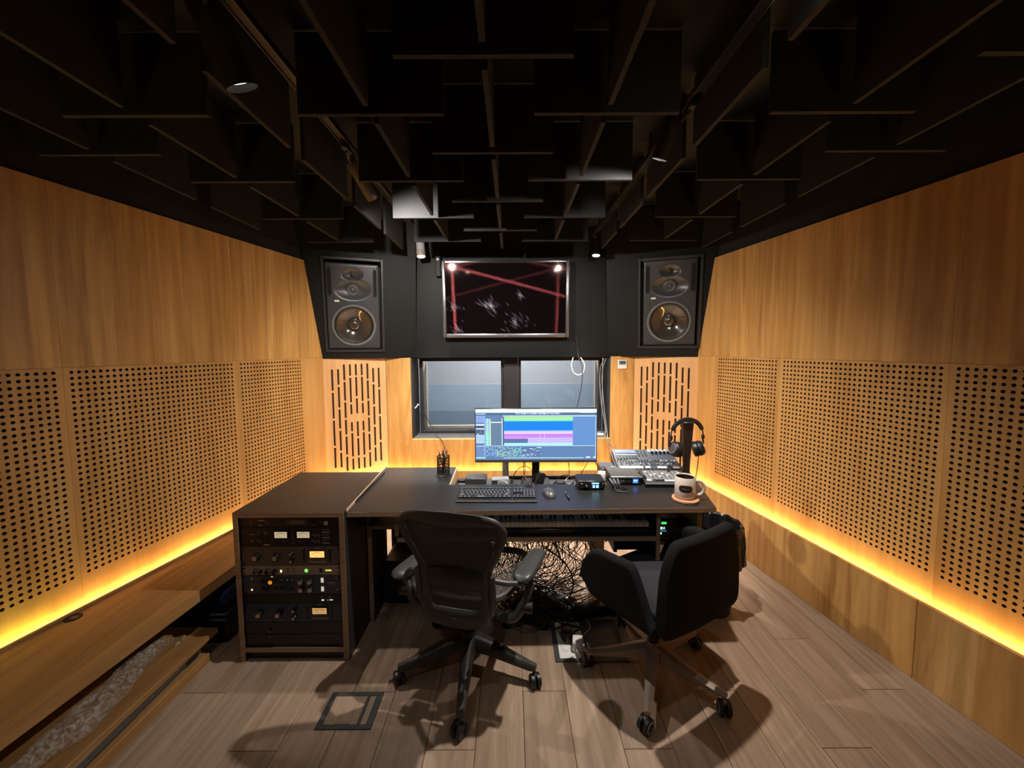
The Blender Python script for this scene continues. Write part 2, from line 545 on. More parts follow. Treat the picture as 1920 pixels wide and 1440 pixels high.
# ---- side walls
PV, PH = 0.02735, 0.0262
HZ0, HZ1, NROW = 0.500, 1.430, 35
LEDGE = 0.375
def perf_panel(name, parent, s0, s1, z0, z1, h0, h1, ncol, o, mat):
    """veneered board with real drilled holes"""
    V, Fc = [], []
    def v(x, y, z):
        V.append((x, y, z)); return len(V) - 1
    px = (h1 - h0) / (ncol - 1)
    pz = (HZ1 - HZ0) / (NROW - 1)
    xs = [h0 - px / 2 + px * k / 2 for k in range(2 * ncol + 1)]
    zs = [HZ0 - pz / 2 + pz * k / 2 for k in range(2 * NROW + 1)]
    G = {}
    for i, x in enumerate(xs):
        for j, z in enumerate(zs):
            if i % 2 == 0 or j % 2 == 0:
                G[i, j] = v(x, 0, z)
    r = 0.0074
    ring = [(-1, -1), (0, -1), (1, -1), (1, 0), (1, 1), (0, 1), (-1, 1), (-1, 0)]
    for i in range(ncol):
        for j in range(NROW):
            ci, cj = 2 * i + 1, 2 * j + 1
            cx, cz = xs[ci], zs[cj]
            fr, bk = [], []
            for (a, c) in ring:
                ang = math.atan2(c, a)
                fr.append(v(cx + r * math.cos(ang), 0, cz + r * math.sin(ang)))
                bk.append(v(cx + r * math.cos(ang), o * 0.012, cz + r * math.sin(ang)))
            out = [G[ci + a, cj + c] for (a, c) in ring]
            for k in range(8):
                l = (k + 1) % 8
                Fc.append((out[k], out[l], fr[l], fr[k]))
                Fc.append((fr[k], fr[l], bk[l], bk[k]))
    x0, x1, za, zb = xs[0], xs[-1], zs[0], zs[-1]
    for (a, b_, c, d) in ((s0, s1, z0, za), (s0, s1, zb, z1), (s0, x0, za, zb), (x1, s1, za, zb)):
        if b_ - a < 1e-4 or d - c < 1e-4:
            continue
        q = [v(a, 0, c), v(b_, 0, c), v(b_, 0, d), v(a, 0, d)]
        Fc.append(tuple(q))
    # edges of the board
    for (a, b_, c, d) in ((s0, z0, s1, z0), (s1, z0, s1, z1), (s1, z1, s0, z1), (s0, z1, s0, z0)):
        Fc.append((v(a, 0, b_), v(c, 0, d), v(c, o * 0.012, d), v(a, o * 0.012, b_)))
    ob = raw(name, V, Fc, mat, parent)
    ob.data.materials.append(hole_core)
    n_h = ncol * NROW * 16
    idx = [1 if (k < n_h and k % 2 == 1) else 0 for k in range(len(Fc))]
    ob.data.polygons.foreach_set('material_index', idx)
    return ob

hole_core = M('board_core_shaded', S(96, 60, 34), 0.9, var=0.15, scale=60)  # brown board core, darkened to put the shade of deep holes into the colour
TOP = 2.255
SPLIT = 1.452
def side_wall(name, loc, rot, o, seams, holes, send, label, lab_ledge):
    w = B().box(-1.75, 3.78, o * 0.016, o * 0.10, 0, 2.62).build(name, black_paint, smooth=0, loc=loc, rot=(0, 0, rot))
    struct(w, label, 'wall')
    B().box(-1.7, send, o * 0.0135, o * 0.0158, 0.3, 1.46).build('felt_backing', brown_felt, w, 0)
    ss = [-1.70, -0.866] + seams + [send]
    g = 0.0004
    for k in range(len(ss) - 1):
        a, b_ = ss[k] + g, ss[k + 1] - g
        B().box(a, b_, 0, o * 0.012, SPLIT + 0.0006, TOP).build('veneer_panel', wood_wall, w, 0)
        if k in holes:
            h0, h1, nc = holes[k]
            perf_panel('perforated_panel', w, a, b_, LEDGE - 0.06, SPLIT - 0.0006, h0, h1, nc, o, wood_perf)
        else:
            B().box(a, b_, 0, o * 0.012, LEDGE - 0.06, SPLIT - 0.0006).build('veneer_panel', wood_perf, w, 0)
    return w

nL, nR = math.sqrt(1 + 0.19 ** 2), math.sqrt(1 + 0.16 ** 2)
seamL = [0.0, 0.863, 1.698 * nL, 2.547 * nL]
seamR = [-0.08, 0.80, 1.6715 * nR, 2.535 * nR]
wall_left = side_wall('wall_left', (-2.31, 0, 0), math.atan2(1, 0.19), 1, seamL,
    {3: (seamL[1] + 0.034, 1.668 * nL, 31), 4: (1.727 * nL, 2.512 * nL, 31), 5: (2.582 * nL, 3.115 * nL, 22)}, 3.47,
    'left wall of amber oak veneer with a band of drilled holes above the bench', '')
wall_right = side_wall('wall_right', (2.175, 0, 0), math.atan2(1, -0.16), -1, seamR,
    {3: (seamR[1] + 0.033, 1.642 * nR, 31), 4: (1.701 * nR, 2.502 * nR, 32), 5: (2.568 * nR, 3.109 * nR, 22)}, 3.45,
    'right wall of amber oak veneer with a band of drilled holes above the lit ledge', '')

# ---- low ledge in front of right and front walls, hiding the light strips
def ledge_run(parent, s0, s1, inward, seams=(), z1=LEDGE, mat=None, depth=0.07):
    """boxed plinth: front boards and groove bottom; wall face at local y=0, 'inward' = +1/-1 local y"""
    i = inward
    cuts = [s0] + list(seams) + [s1]
    for a, b_ in zip(cuts[:-1], cuts[1:]):
        B().box(a + 0.0009, b_ - 0.0009, i * (depth - 0.018), i * depth, 0.0, z1, bev=0.002).build('plinth_board', mat or wood_wall, parent, 0)
    B().box(s0, s1, i * 0.001, i * (depth - 0.0185), z1 - 0.075, z1 - 0.065).build('groove_bottom', wood_back, parent, 0)

ledge_run(wall_right, -1.7, 3.42, 1, (-0.9, 0.0, 0.86, 1.70, 2.56))

led_amber = EMIT('amber_led', (1.0, 0.585, 0.17, 1), LED_E)
led_green = EMIT('yellow_green_led', (0.72, 0.74, 0.14, 1), LED_E)
def led_strip(label, loc, rot, s0, s1, y, z, mat=led_amber, green=None):
    t = thing('led_strip', label, 'light strip', loc, (0, 0, rot))
    B().box(s0, s1, y - 0.007, y + 0.007, z - 0.006, z - 0.002).build('carrier', white_p, t, 0)
    B().box(s0, s1, y - 0.005, y + 0.005, z - 0.0018, z).build('diodes', mat, t, 0)
    if green:
        B().box(green[0], green[1], y - 0.0058, y + 0.0058, z - 0.0016, z + 0.0006).build('tinted_diodes', led_green, t, 0)['label'] = 'yellowish green section of the strip'
    return t
led_strip('amber light strip behind the plinth along the right wall', (2.175, 0, 0), math.atan2(1, -0.16), -1.6, 3.38, 0.024, LEDGE - 0.032)
led_strip('amber light strip behind the bench along the left wall', (-2.31, 0, 0), math.atan2(1, 0.19), -1.6, 3.40, -0.022, LEDGE - 0.034, green=(1.36, 1.63))

# ---- front wall: wood around the window, slotted corner boards, black soffit above
WF = 3.62
WXL, WXR, WZ0, WZ1 = -0.960, 0.935, 0.665, 1.440
XL, XR = -1.19, 1.155
wf = B().box(-2.1, -1.02, 3.72, 3.84, 0, 1.43).box(1.0, 2.1, 3.72, 3.84, 0, 1.43).box(-1.02, 1.0, 3.72, 3.84, 0, 0.63).build('wall_front', black_paint, smooth=0)
struct(wf, 'front wall of oak veneer around the window with slotted corner boards', 'wall')
def fbox(name, x0, x1, z0, z1, mat, y0=WF, y1=WF + 0.03, bev=0.004):
    return B().box(x0, x1, y0, y1, z0, z1, bev=bev).build(name, mat, wf, 0)
fbox('veneer_panel', XL, WXL, LEDGE - 0.06, 1.440, wood_back)
fbox('veneer_panel', WXR, XR, LEDGE - 0.06, 1.445, wood_back)
fbox('veneer_panel', WXL + 0.0012, WXR - 0.0012, LEDGE - 0.06, WZ0, wood_back)
B().box(XL, XR, WF - 0.07, WF - 0.052, 0, LEDGE, bev=0.002).build('plinth_board', wood_back, wf, 0)
B().box(XL, XR, WF - 0.0515, WF - 0.001, LEDGE - 0.075, LEDGE - 0.065).build('groove_bottom', wood_back, wf, 0)
led_strip('amber light strip behind the plinth under the window', (0, WF, 0), 0, XL - 0.04, XR + 0.04, -0.024, LEDGE - 0.032)

SLOTS = [
    [(190, 428), (448, 742), (760, 1052), (1070, 1305)],
    [(187, 363), (383, 618), (637, 857), (877, 1110), (1128, 1300)],
    [(135, 314), (330, 542), (560, 737), (755, 927), (945, 1157), (1175, 1343)],
    [(135, 265), (283, 563), (582, 697), (783, 892), (908, 1180), (1198, 1332)],
    [(133, 262), (277, 495), (515, 690), (775, 950), (967, 1170), (1188, 1320)],
    [(132, 260), (276, 550), (570, 688), (770, 885), (900, 1163), (1185, 1313)],
    [(130, 302), (318, 527), (545, 717), (735, 900), (920, 1112), (1130, 1302)],
    [(180, 340), (362, 590), (612, 820), (842, 1058), (1076, 1243)],
    [(180, 400), (420, 703), (722, 998), (1015, 1235)]]
def slot_panel(p0, p1, mirror):
    """board with routed slots between plan points p0 -> p1"""
    dx, dy = p1[0] - p0[0], p1[1] - p0[1]
    W = math.hypot(dx, dy)
    z0, z1 = LEDGE - 0.06, 1.440
    V, Fc = [], []
    def quad(a, b_, c, d):
        n = len(V); V.extend([a, b_, c, d]); Fc.append((n, n + 1, n + 2, n + 3))
    def tri(a, b_, c):
        n = len(V); V.extend([a, b_, c]); Fc.append((n, n + 1, n + 2))
    def rect(xa, xb, za, zb):
        quad((xa, 0, za), (xb, 0, za), (xb, 0, zb), (xa, 0, zb))
    hw = 0.0082; D = 0.016; ch = 0.005
    cols = []
    for k in range(9):
        q = 0.137 + 0.0929 * k
        segs = []
        for (ya, yb) in SLOTS[k]:
            den = 1368 - 73 * q - 72
            segs.append((1.44 - (yb - 72) / den * 1.035, 1.44 - (ya - 72) / den * 1.035))
        segs.sort()
        cols.append((q * W, segs))
    if mirror:
        cols = [(W - x, s_) for x, s_ in cols[::-1]]
    x = 0.0
    for cx, segs in cols:
        rect(x, cx - hw, z0, z1)
        z = z0
        for (a, b_) in segs:
            rect(cx - hw, cx + hw, z, a)
            xa, xb = cx - hw, cx + hw
            loop = [(xa + ch, a), (xb - ch, a), (xb, a + ch), (xb, b_ - ch), (xb - ch, b_), (xa + ch, b_), (xa, b_ - ch), (xa, a + ch)]
            for (c0, c1, c2) in (((xa, a), loop[0], loop[7]), ((xb, a), loop[2], loop[1]), ((xb, b_), loop[4], loop[3]), ((xa, b_), loop[6], loop[5])):
                tri((c0[0], 0, c0[1]), (c1[0], 0, c1[1]), (c2[0], 0, c2[1]))
            for m in range(8):
                u, w_ = loop[m], loop[(m + 1) % 8]
                quad((u[0], 0, u[1]), (w_[0], 0, w_[1]), (w_[0], D, w_[1]), (u[0], D, u[1]))
            z = b_
        rect(cx - hw, cx + hw, z, z1)
        x = cx + hw
    rect(x, W, z0, z1)
    quad((0, 0, z1), (W, 0, z1), (W, D, z1), (0, D, z1))
    o = raw('slotted_panel', V, Fc, wood_slot, wf)
    o.location = (p0[0], p0[1], 0); o.rotation_euler = (0, 0, math.atan2(dy, dx))
    b = B().box(0, W, D + 0.002, D + 0.006, z0, z1 - 0.004).build('felt_backing', brown_felt, wf, 0, o.location, o.rotation_euler)
    b = B().box(0.0, W, -0.07, -0.052, 0, LEDGE, bev=0.002).build('plinth_board', wood_back, wf, 0, o.location, o.rotation_euler)
    b = B().box(0.0, W, -0.0515, -0.001, LEDGE - 0.075, LEDGE - 0.065).build('groove_bottom', wood_back, wf, 0, o.location, o.rotation_euler)
    return math.atan2(dy, dx), W
aL, wL_ = slot_panel((-1.668, 3.385), (XL, WF), False)
led_strip('amber light strip behind the plinth of the left slotted corner', (-1.668, 3.385, 0), aL, 0.02, wL_ - 0.02, -0.024, LEDGE - 0.032)
aR, wR_ = slot_panel((XR, WF), (1.636, 3.372), True)
led_strip('amber light strip behind the plinth of the right slotted corner', (XR, WF, 0), aR, 0.02, wR_ - 0.02, -0.024, LEDGE - 0.032)

# ---- black soffit, leaning towards the room
sf = B().box(-1.06, 1.06, 0.0, 0.05, 0.0, 1.24).build('wall_soffit', black_wall, smooth=0, loc=(0, 3.66, 1.445), rot=(R(5), 0, 0))
struct(sf, 'matt black soffit wall above the window, holding the loudspeakers and the television', 'wall')
B().box(-2.0, 2.0, 3.64, 3.84, 1.442, 1.447).build('wall_soffit_base', black_wall, None, 0)
bb = bpy.data.objects['wall_soffit_base']
struct(bb, 'black underside strip of the soffit over the window head', 'wall')
trim_d = M('niche_trim_black', (0.022, 0.022, 0.023), 0.4, var=0.1)
def bay(origin, ang, x0, x1, ox0, ox1, oz0, oz1, label):
    b = B()
    H = 1.28
    for (a, c, d, e) in ((x0, ox0, 0, H), (ox1, x1, 0, H), (ox0, ox1, 0, oz0), (ox0, ox1, oz1, H)):
        b.box(a, c, 0, 0.03, d, e)
    # niche
    b.box(ox0 - 0.02, ox0, 0.03, 0.16, oz0 - 0.02, oz1 + 0.02).box(ox1, ox1 + 0.02, 0.03, 0.16, oz0 - 0.02, oz1 + 0.02)
    b.box(ox0, ox1, 0.03, 0.16, oz0 - 0.02, oz0).box(ox0, ox1, 0.03, 0.16, oz1, oz1 + 0.02).box(ox0, ox1, 0.16, 0.18, oz0, oz1)
    o = b.build('wall_soffit_bay', black_wall, None, 0, origin, (R(11), 0, ang))
    struct(o, label, 'wall')
    # proud frame round the niche
    t = 0.022
    for (a, c, d, e) in ((ox0 - t, ox0, oz0 - t, oz1 + t), (ox1, ox1 + t, oz0 - t, oz1 + t), (ox0, ox1, oz0 - t, oz0), (ox0, ox1, oz1, oz1 + t)):
        B().box(a, c, -0.018, -0.0005, d, e, bev=0.003).build('niche_trim', trim_d, o, 0)
    return o
angL, angR = R(20.17), R(-21.4)
LO, RO = (-1.665, 3.39, 1.44), (0.93, 3.66, 1.44)
bay(LO, angL, -0.30, 0.80, 0.050, 0.500, 0.085, 0.855, 'black soffit bay beside the left wall with a loudspeaker niche')
bay(RO, angR, -0.02, 1.05, 0.275, 0.745, 0.105, 0.850, 'black soffit bay beside the right wall with a loudspeaker niche')

# ---- rear wall behind the camera
rw = B().box(-2.75, 2.6, -1.82, -1.72, 0, 2.62).build('wall_rear', black_wall, smooth=0)
struct(rw, 'dark rear wall behind the viewpoint', 'wall')

# ---- ceiling with hanging baffles
BZ, BH, BT, BL = 2.34, 0.268, 0.018, 0.505
ce = B().box(-2.75, 2.6, -1.8, 3.9, 2.62, 2.68).build('ceiling', black_paint, smooth=0)
struct(ce, 'black ceiling hung with a staggered grid of black baffle boards', 'ceiling')
def baffle_mesh(long_y):
    b = B()
    a, c = (BT / 2, BL / 2) if long_y else (BL / 2, BT / 2)
    b.box(-a, a, -c, c, 0, BH, bev=0.0012)
    me = bpy.data.meshes.new('baffle'); b.bm.to_mesh(me); b.bm.free(); me.materials.append(baffle_mat)
    return me
bx_m = baffle_mesh(False)
BL = 0.435
by_m = baffle_mesh(True)
BL = 0.505
def baffle(me, x, y):
    o = mesh_obj('baffle', me, None, ce)
    o.location = (x, y, BZ)
XC, DX, Y0r, DYr = -0.075, 0.41, 1.135, 0.2675
def inside(x, y, m=0.02):
    return -(2.31 - 0.19 * y) + m < x < (2.175 - 0.16 * y) - m
for i in range(-8, 9):
    y = Y0r + DYr * i
    if y > 3.12 or y < -1.2:
        continue
    for k in range(-6, 7):
        if i % 2 == 0:
            if k % 2 or k % 4 == 2:
                continue
        elif k % 2 == 0:
            continue
        x = XC + DX * k
        if inside(x - BL / 2, y) and inside(x + BL / 2, y):
            baffle(bx_m, x, y)
# boards along the room
for k in range(-6, 7):
    x = XC + DX * k
    for i in range(-8, 9):
        if (i % 2 == 0) == (k % 2 == 0):
            continue
        y = Y0r + DYr * i
        if y < -1.2 or y + BL / 2 > 3.30:
            continue
        if inside(x, y - BL / 2, 0.03) and inside(x, y + BL / 2, 0.03):
            dz = 0.0012 if True else 0
            # split so that crossing boards only touch
            o = mesh_obj('baffle', by_m, None, ce)
            o.location = (x, y, BZ)

# ---- window in the front wall
jm = B()
jm.box(WXL, WXL + 0.012, WF + 0.03, 3.90, WZ0, WZ1).box(WXR - 0.012, WXR, WF + 0.03, 3.90, WZ0, WZ1)
jm.box(WXL, WXR, WF + 0.05, 3.90, WZ1 - 0.012, WZ1)
def win(name, x0, x1, label):
    t = thing(name, label, 'window', ((x0 + x1) / 2, 3.86, WZ0), kind='structure')
    w = (x1 - x0) / 2
    H = WZ1 - WZ0 - 0.012
    B().box(-w, -w + 0.028, -0.03, 0.03, 0.012, H, bev=0.002).build('window_stile', frame_bk, t, 0)
    B().box(w - 0.028, w, -0.03, 0.03, 0.012, H, bev=0.002).build('window_stile', frame_bk, t, 0)
    B().box(-w + 0.028, w - 0.028, -0.03, 0.03, 0.012, 0.042, bev=0.002).build('window_rail', frame_bk, t, 0)
    B().box(-w + 0.028, w - 0.028, -0.03, 0.03, H - 0.028, H, bev=0.002).build('window_rail', frame_bk, t, 0)
    B().box(-w + 0.028, w - 0.028, -0.004, 0.004, 0.042, H - 0.028).build('pane', glass_m, t, 0)
    # beige liner on the far side of the glass
    b = B()
    b.box(-w + 0.005, -w + 0.020, 0.031, 0.26, 0.02, H - 0.01).box(w - 0.020, w - 0.005, 0.031, 0.26, 0.02, H - 0.01)
    b.box(-w + 0.02, w - 0.02, 0.031, 0.26, 0.02, 0.036)
    b.build('beige_liner', beige_frame, t, 0)
    B().box(-w + 0.028, w - 0.028, 0.200, 0.207, 0.036, H - 0.012).build('pane', glass_m, t, 0)
    return t
win('window_1', -0.925, -0.082, 'left pane of the dark framed window into the live room')
win('window_2', 0.062, 0.900, 'right pane of the dark framed window into the live room')
rv = jm.build('trim_1', frame_bk, smooth=0)
struct(rv, 'black reveal lining the window recess', 'trim')
sl = B().box(WXL + 0.012, WXR - 0.012, WF + 0.031, 3.90, WZ0 - 0.02, WZ0 + 0.008, bev=0.003).build('trim_2', sill_m, smooth=0)
struct(sl, 'dark slate sill of the window recess', 'trim')
mu = B().box(-0.080, 0.060, 3.80, 3.91, WZ0 + 0.009, WZ1 - 0.0125).build('trim_3', frame_bk, smooth=0)
struct(mu, 'black mullion between the two window panes', 'trim')

# ---- live room beyond the glass
lr = B().box(-2.4, 2.4, 6.4, 6.5, 0.93, 2.8).box(-2.5, -2.4, 3.92, 6.5, 0, 2.8).box(2.4, 2.5, 3.92, 6.5, 0, 2.8).box(-2.5, 2.5, 3.92, 6.5, 2.8, 2.9).build('wall_live_room', live_wall, smooth=0)
struct(lr, 'pale grey upper wall of the live room seen through the window', 'wall')
ld = B().box(-2.4, 2.4, 6.36, 6.5, 0.49, 0.93).build('wall_live_room_dado', live_dado, smooth=0)
struct(ld, 'blue grey band of the live room wall seen through the window', 'wall')
lw = B().box(-2.4, 2.4, 6.34, 6.5, 0.0, 0.49).box(-2.5, 2.5, 3.92, 6.34, -0.1, 0).build('floor_live_room', live_low, smooth=0)
struct(lw, 'dark grey blue base and floor of the live room', 'floor')
ll = thing('live_room_fill_lamp', 'flat white fill lamp added to light the live room beyond the window', 'lamp', (0, 5.2, 2.78))  # unseen lamp, added so the room behind the glass is lit
B().box(-0.6, 0.6, -0.15, 0.15, -0.03, 0.02, bev=0.01).build('housing', white_p, ll)
B().box(-0.57, 0.57, -0.12, 0.12, -0.034, -0.0305).build('diffuser', EMIT('live_fill_glow', (1.0, 0.98, 0.95, 1), LIVE_ROOM), ll, 0)

# ================================================================== LAMPS
def spot_light(name, parent, loc, direction, power, cone, blend=0.5, col=(1.0, 0.93, 0.84), rad=0.022):
    d = bpy.data.lights.new(name, 'SPOT')
    d.energy = power; d.spot_size = R(cone); d.spot_blend = blend; d.color = col; d.shadow_soft_size = rad
    o = bpy.data.objects.new(name, d)
    COL.objects.link(o)
    o.parent = parent
    o.location = loc
    o.rotation_euler = Vector(direction).to_track_quat('-Z', 'Y').to_euler()
    return o

TRZ = 2.50
def light_track(x, label):
    t = thing('light_track', label, 'track', (x, 0, TRZ))
    B().box(-0.017, 0.017, -1.2, 3.44, -0.004, 0.018, bev=0.002).build('rail', bplast, t, 0)
    for s in (-1, 1):
        B().box(s * 0.017 - 0.002, s * 0.017 + 0.002, -1.2, 3.44, -0.012, -0.0045).build('lip', M('rail_lip', (0.10, 0.09, 0.085), 0.35, 0.6), t, 0)
    for y in (-0.9, 0.6, 2.05, 3.2):
        B().cyl((0, y, 0.018), (0, y, 0.119), 0.005, n=8).build('hanger', bplast, t)
    return t
light_track(-0.78, 'black ceiling light track on the left of the room')
light_track(0.715, 'black ceiling light track on the right of the room')

glow = EMIT('lamp_glow', (1.0, 0.90, 0.76, 1), 30.0)
glow_dim = EMIT('lamp_glow_dim', (1.0, 0.88, 0.72, 1), 1.6)
def spotlight(label, base, lens, body=0.16, r=0.034, mat=bplast, head=None, power=0, cone=120, aim=None, disc=glow, blend=0.6, col=(1.0, 0.93, 0.84), inset=0.012):
    """cylinder spotlight: adapter on the track at 'base', lens centre at 'lens', pointing along 'aim'"""
    bx = Vector(base); ln = Vector(lens) - bx
    t = thing('track_spotlight', label, 'spotlight', base)
    a = Vector(aim).normalized()
    top = ln - a * body
    B().box(-0.014, 0.014, -0.035, 0.035, -0.034, -0.0125, bev=0.003).build('adapter', bplast, t, 0)
    B().tube([(0, 0, -0.034), (top.x * 0.5, top.y * 0.5, -0.05), top + a * 0.02], 0.007, 8).build('stem', bplast, t)
    q = a.to_track_quat('Z', 'Y').to_matrix().to_4x4()
    m = Matrix.Translation(ln) @ q
    B().lathe([(0, -body), (r * 0.9, -body), (r, -body + 0.004), (r, 0.0), (r - 0.003, 0.0), (r - 0.004, -inset - 0.003), (0.0, -inset - 0.003)], 24, m).build('body', mat, t)
    if head is not None:
        B().lathe([(r + 0.0006, -0.055), (r + 0.003, -0.053), (r + 0.003, 0.001), (r - 0.002, 0.001), (r - 0.0028, -0.004)], 24, m).build('collar', head, t)
    B().lathe([(0, -inset), (r - 0.005, -inset)], 20, m).build('lens', disc, t, 0)
    if power:
        spot_light('bulb', t, ln + a * 0.006, a, power, cone, blend, col)
    return t

spotlight('black cylinder spotlight with silver collar hanging left of the television', (-0.78, 3.37, TRZ), (-0.775, 3.37, 2.315), 0.175, 0.036, grey_mid, silver, SPOT_FRONT, 62, (0.08, -0.15, -1), blend=0.55, inset=0.008)
spotlight('black cylinder spotlight hanging above the right end of the television', (0.715, 3.37, TRZ), (0.728, 3.37, 2.315), 0.13, 0.036, bplast_g, None, SPOT_FRONT, 62, (-0.08, -0.15, -1), blend=0.55, inset=0.008)
spotlight('tilted spotlight on the left track lighting the nearby baffle boards white', (-0.78, 1.90, TRZ), (-0.745, 2.14, 2.335), 0.20, 0.030, M('warm_grey_lamp', (0.16, 0.12, 0.10), 0.4, var=0.1), None, SPOT_MID_L, 150, (0.28, 0.56, -0.60), blend=1.0)
spotlight('tilted black spotlight on the right track above the armchair', (0.715, 1.60, TRZ), (0.640, 1.72, 2.335), 0.17, 0.034, lamp_black, None, SPOT_MID_R, 158, (-0.22, 0.34, -0.82), blend=1.0, inset=0.034)
spotlight('large black spotlight on the left track nearest the viewpoint', (-0.78, 1.06, TRZ), (-0.795, 1.20, 2.302), 0.20, 0.045, lamp_black, None, SPOT_NEAR, 90, (0.20, 0.32, -0.75), disc=glow_dim, inset=0.02)
spotlight('black spotlight on the left track behind the viewpoint', (-0.78, 0.00, TRZ), (-0.78, 0.05, 2.34), 0.16, 0.036, bplast, None, SPOT_REAR, 84, (0.02, 0.72, -0.70), blend=0.7)
spotlight('black spotlight on the right track just above the frame', (0.715, 0.80, TRZ), (0.70, 0.86, 2.34), 0.16, 0.036, bplast, None, SPOT_REAR, 96, (-0.15, 0.72, -0.75), blend=0.7)

# ================================================================== TELEVISION, LOUDSPEAKERS
def lean_loc(origin, ang, lean, x, z, y=0.0):
    m = Matrix.Translation(origin) @ Euler((lean, 0, ang)).to_matrix().to_4x4()
    return m @ Vector((x, y, z))

tvw, tvh = 1.155, 0.69
tv = thing('television', 'wide switched off television with a silver bezel and hand smudges on its dark screen', 'television', lean_loc((0, 3.66, 1.445), 0, R(5), -0.052, 0.185, -0.012), (R(4.4), 0, 0))
B().box(-tvw / 2 + 0.05, tvw / 2 - 0.05, -0.03, 0.0, 0.05, tvh - 0.05, bev=0.01).build('back_cover', bplast, tv)
B().box(-tvw / 2 + 0.004, tvw / 2 - 0.004, -0.052, -0.03, 0.004, tvh - 0.004).build('body', bplast, tv, 0)
fw = 0.030
for nm, q in (('bezel', (-tvw / 2, -tvw / 2 + fw, 0, tvh)), ('bezel', (tvw / 2 - fw, tvw / 2, 0, tvh)), ('bezel', (-tvw / 2 + fw, tvw / 2 - fw, 0, fw + 0.008))):
    b = B().box(q[0], q[1], -0.070, -0.030, q[2], q[3], bev=0.007, seg=2)
    b.build(nm, tv_frame, tv)
B().box(-tvw / 2 + fw, tvw / 2 - fw, -0.066, -0.030, tvh - 0.020, tvh, bev=0.004).build('bezel', bplast_g, tv)['label'] = 'glossy black top bezel'
B().box(-0.02, 0.02, -0.0735, -0.0695, 0.012, 0.022, bev=0.001).build('badge', alu, tv, 0)
# dark glass with smudges; lamp reflections come from the lamps themselves
SW, SH = tvw - 2 * fw, tvh - fw - 0.008 - 0.020
NX, NY = 240, 150
V, Fc, Cc = [], [], []
smudge = []
rs = random.Random(5)
for cx, cy, n_, sp in ((0.055, 0.62, 16, 0.05), (0.37, 0.60, 46, 0.065), (0.58, 0.84, 34, 0.10), (0.10, 0.93, 16, 0.07), (0.62, 0.45, 10, 0.03)):
    for _ in range(n_):
        a = rs.uniform(0, 6.28); rr = rs.gauss(0, sp)
        x, y = cx + rr * math.cos(a) * 0.8, cy + rr * math.sin(a)
        dd = 0.9 + rs.uniform(-0.5, 0.5)
        smudge.append((x, y, math.cos(dd), math.sin(dd), rs.uniform(0.008, 0.03), rs.uniform(0.02, 0.085)))
def tv_col(u, w):
    """grease smudges and specks left on the glass: base colour only"""
    asp = SH / SW
    x, y = u, w * asp
    c = [0.0035, 0.0022, 0.0028]
    for (sx, sy, dx, dy, ln, am) in smudge:
        rx, ry = x - sx, y - sy * asp
        if abs(rx) < 0.05 and abs(ry) < 0.05:
            al = rx * dx + ry * dy; ac = -rx * dy + ry * dx
            g = am * math.exp(-(al / ln) ** 2 - (ac / 0.0042) ** 2)
            c[0] += g * 0.8; c[1] += g * 0.75; c[2] += g * 0.9
    return tuple(min(0.6, q) for q in c) + (1,)
for j in range(NY + 1):
    for i in range(NX + 1):
        u, w = i / NX, j / NY
        V.append((-SW / 2 + SW * u, -0.0545, tvh - 0.020 - SH * w))
        Cc.append(tv_col(u, w))
for j in range(NY):
    for i in range(NX):
        a = j * (NX + 1) + i
        Fc.append((a, a + 1, a + NX + 2, a + NX + 1))
raw('screen', V, Fc, tvpic_m, tv, Cc)

tb = thing('wall_sensor_box', 'slim black box hung at the upper left corner of the television', 'sensor', lean_loc((0, 3.66, 1.445), 0, R(5), -0.662, 0.74, -0.004), (R(5), 0, 0))
B().box(-0.026, 0.026, -0.06, 0.0, 0.0, 0.185, bev=0.006).build('case', lamp_black, tb)
B().cyl((0, -0.066, 0.15), (0, -0.060, 0.15), 0.012, n=14).build('eye', bplast_g, tb)
B().box(-0.008, 0.045, -0.03, -0.012, 0.185, 0.215, bev=0.002).build('bracket', lamp_black, tb, 0)

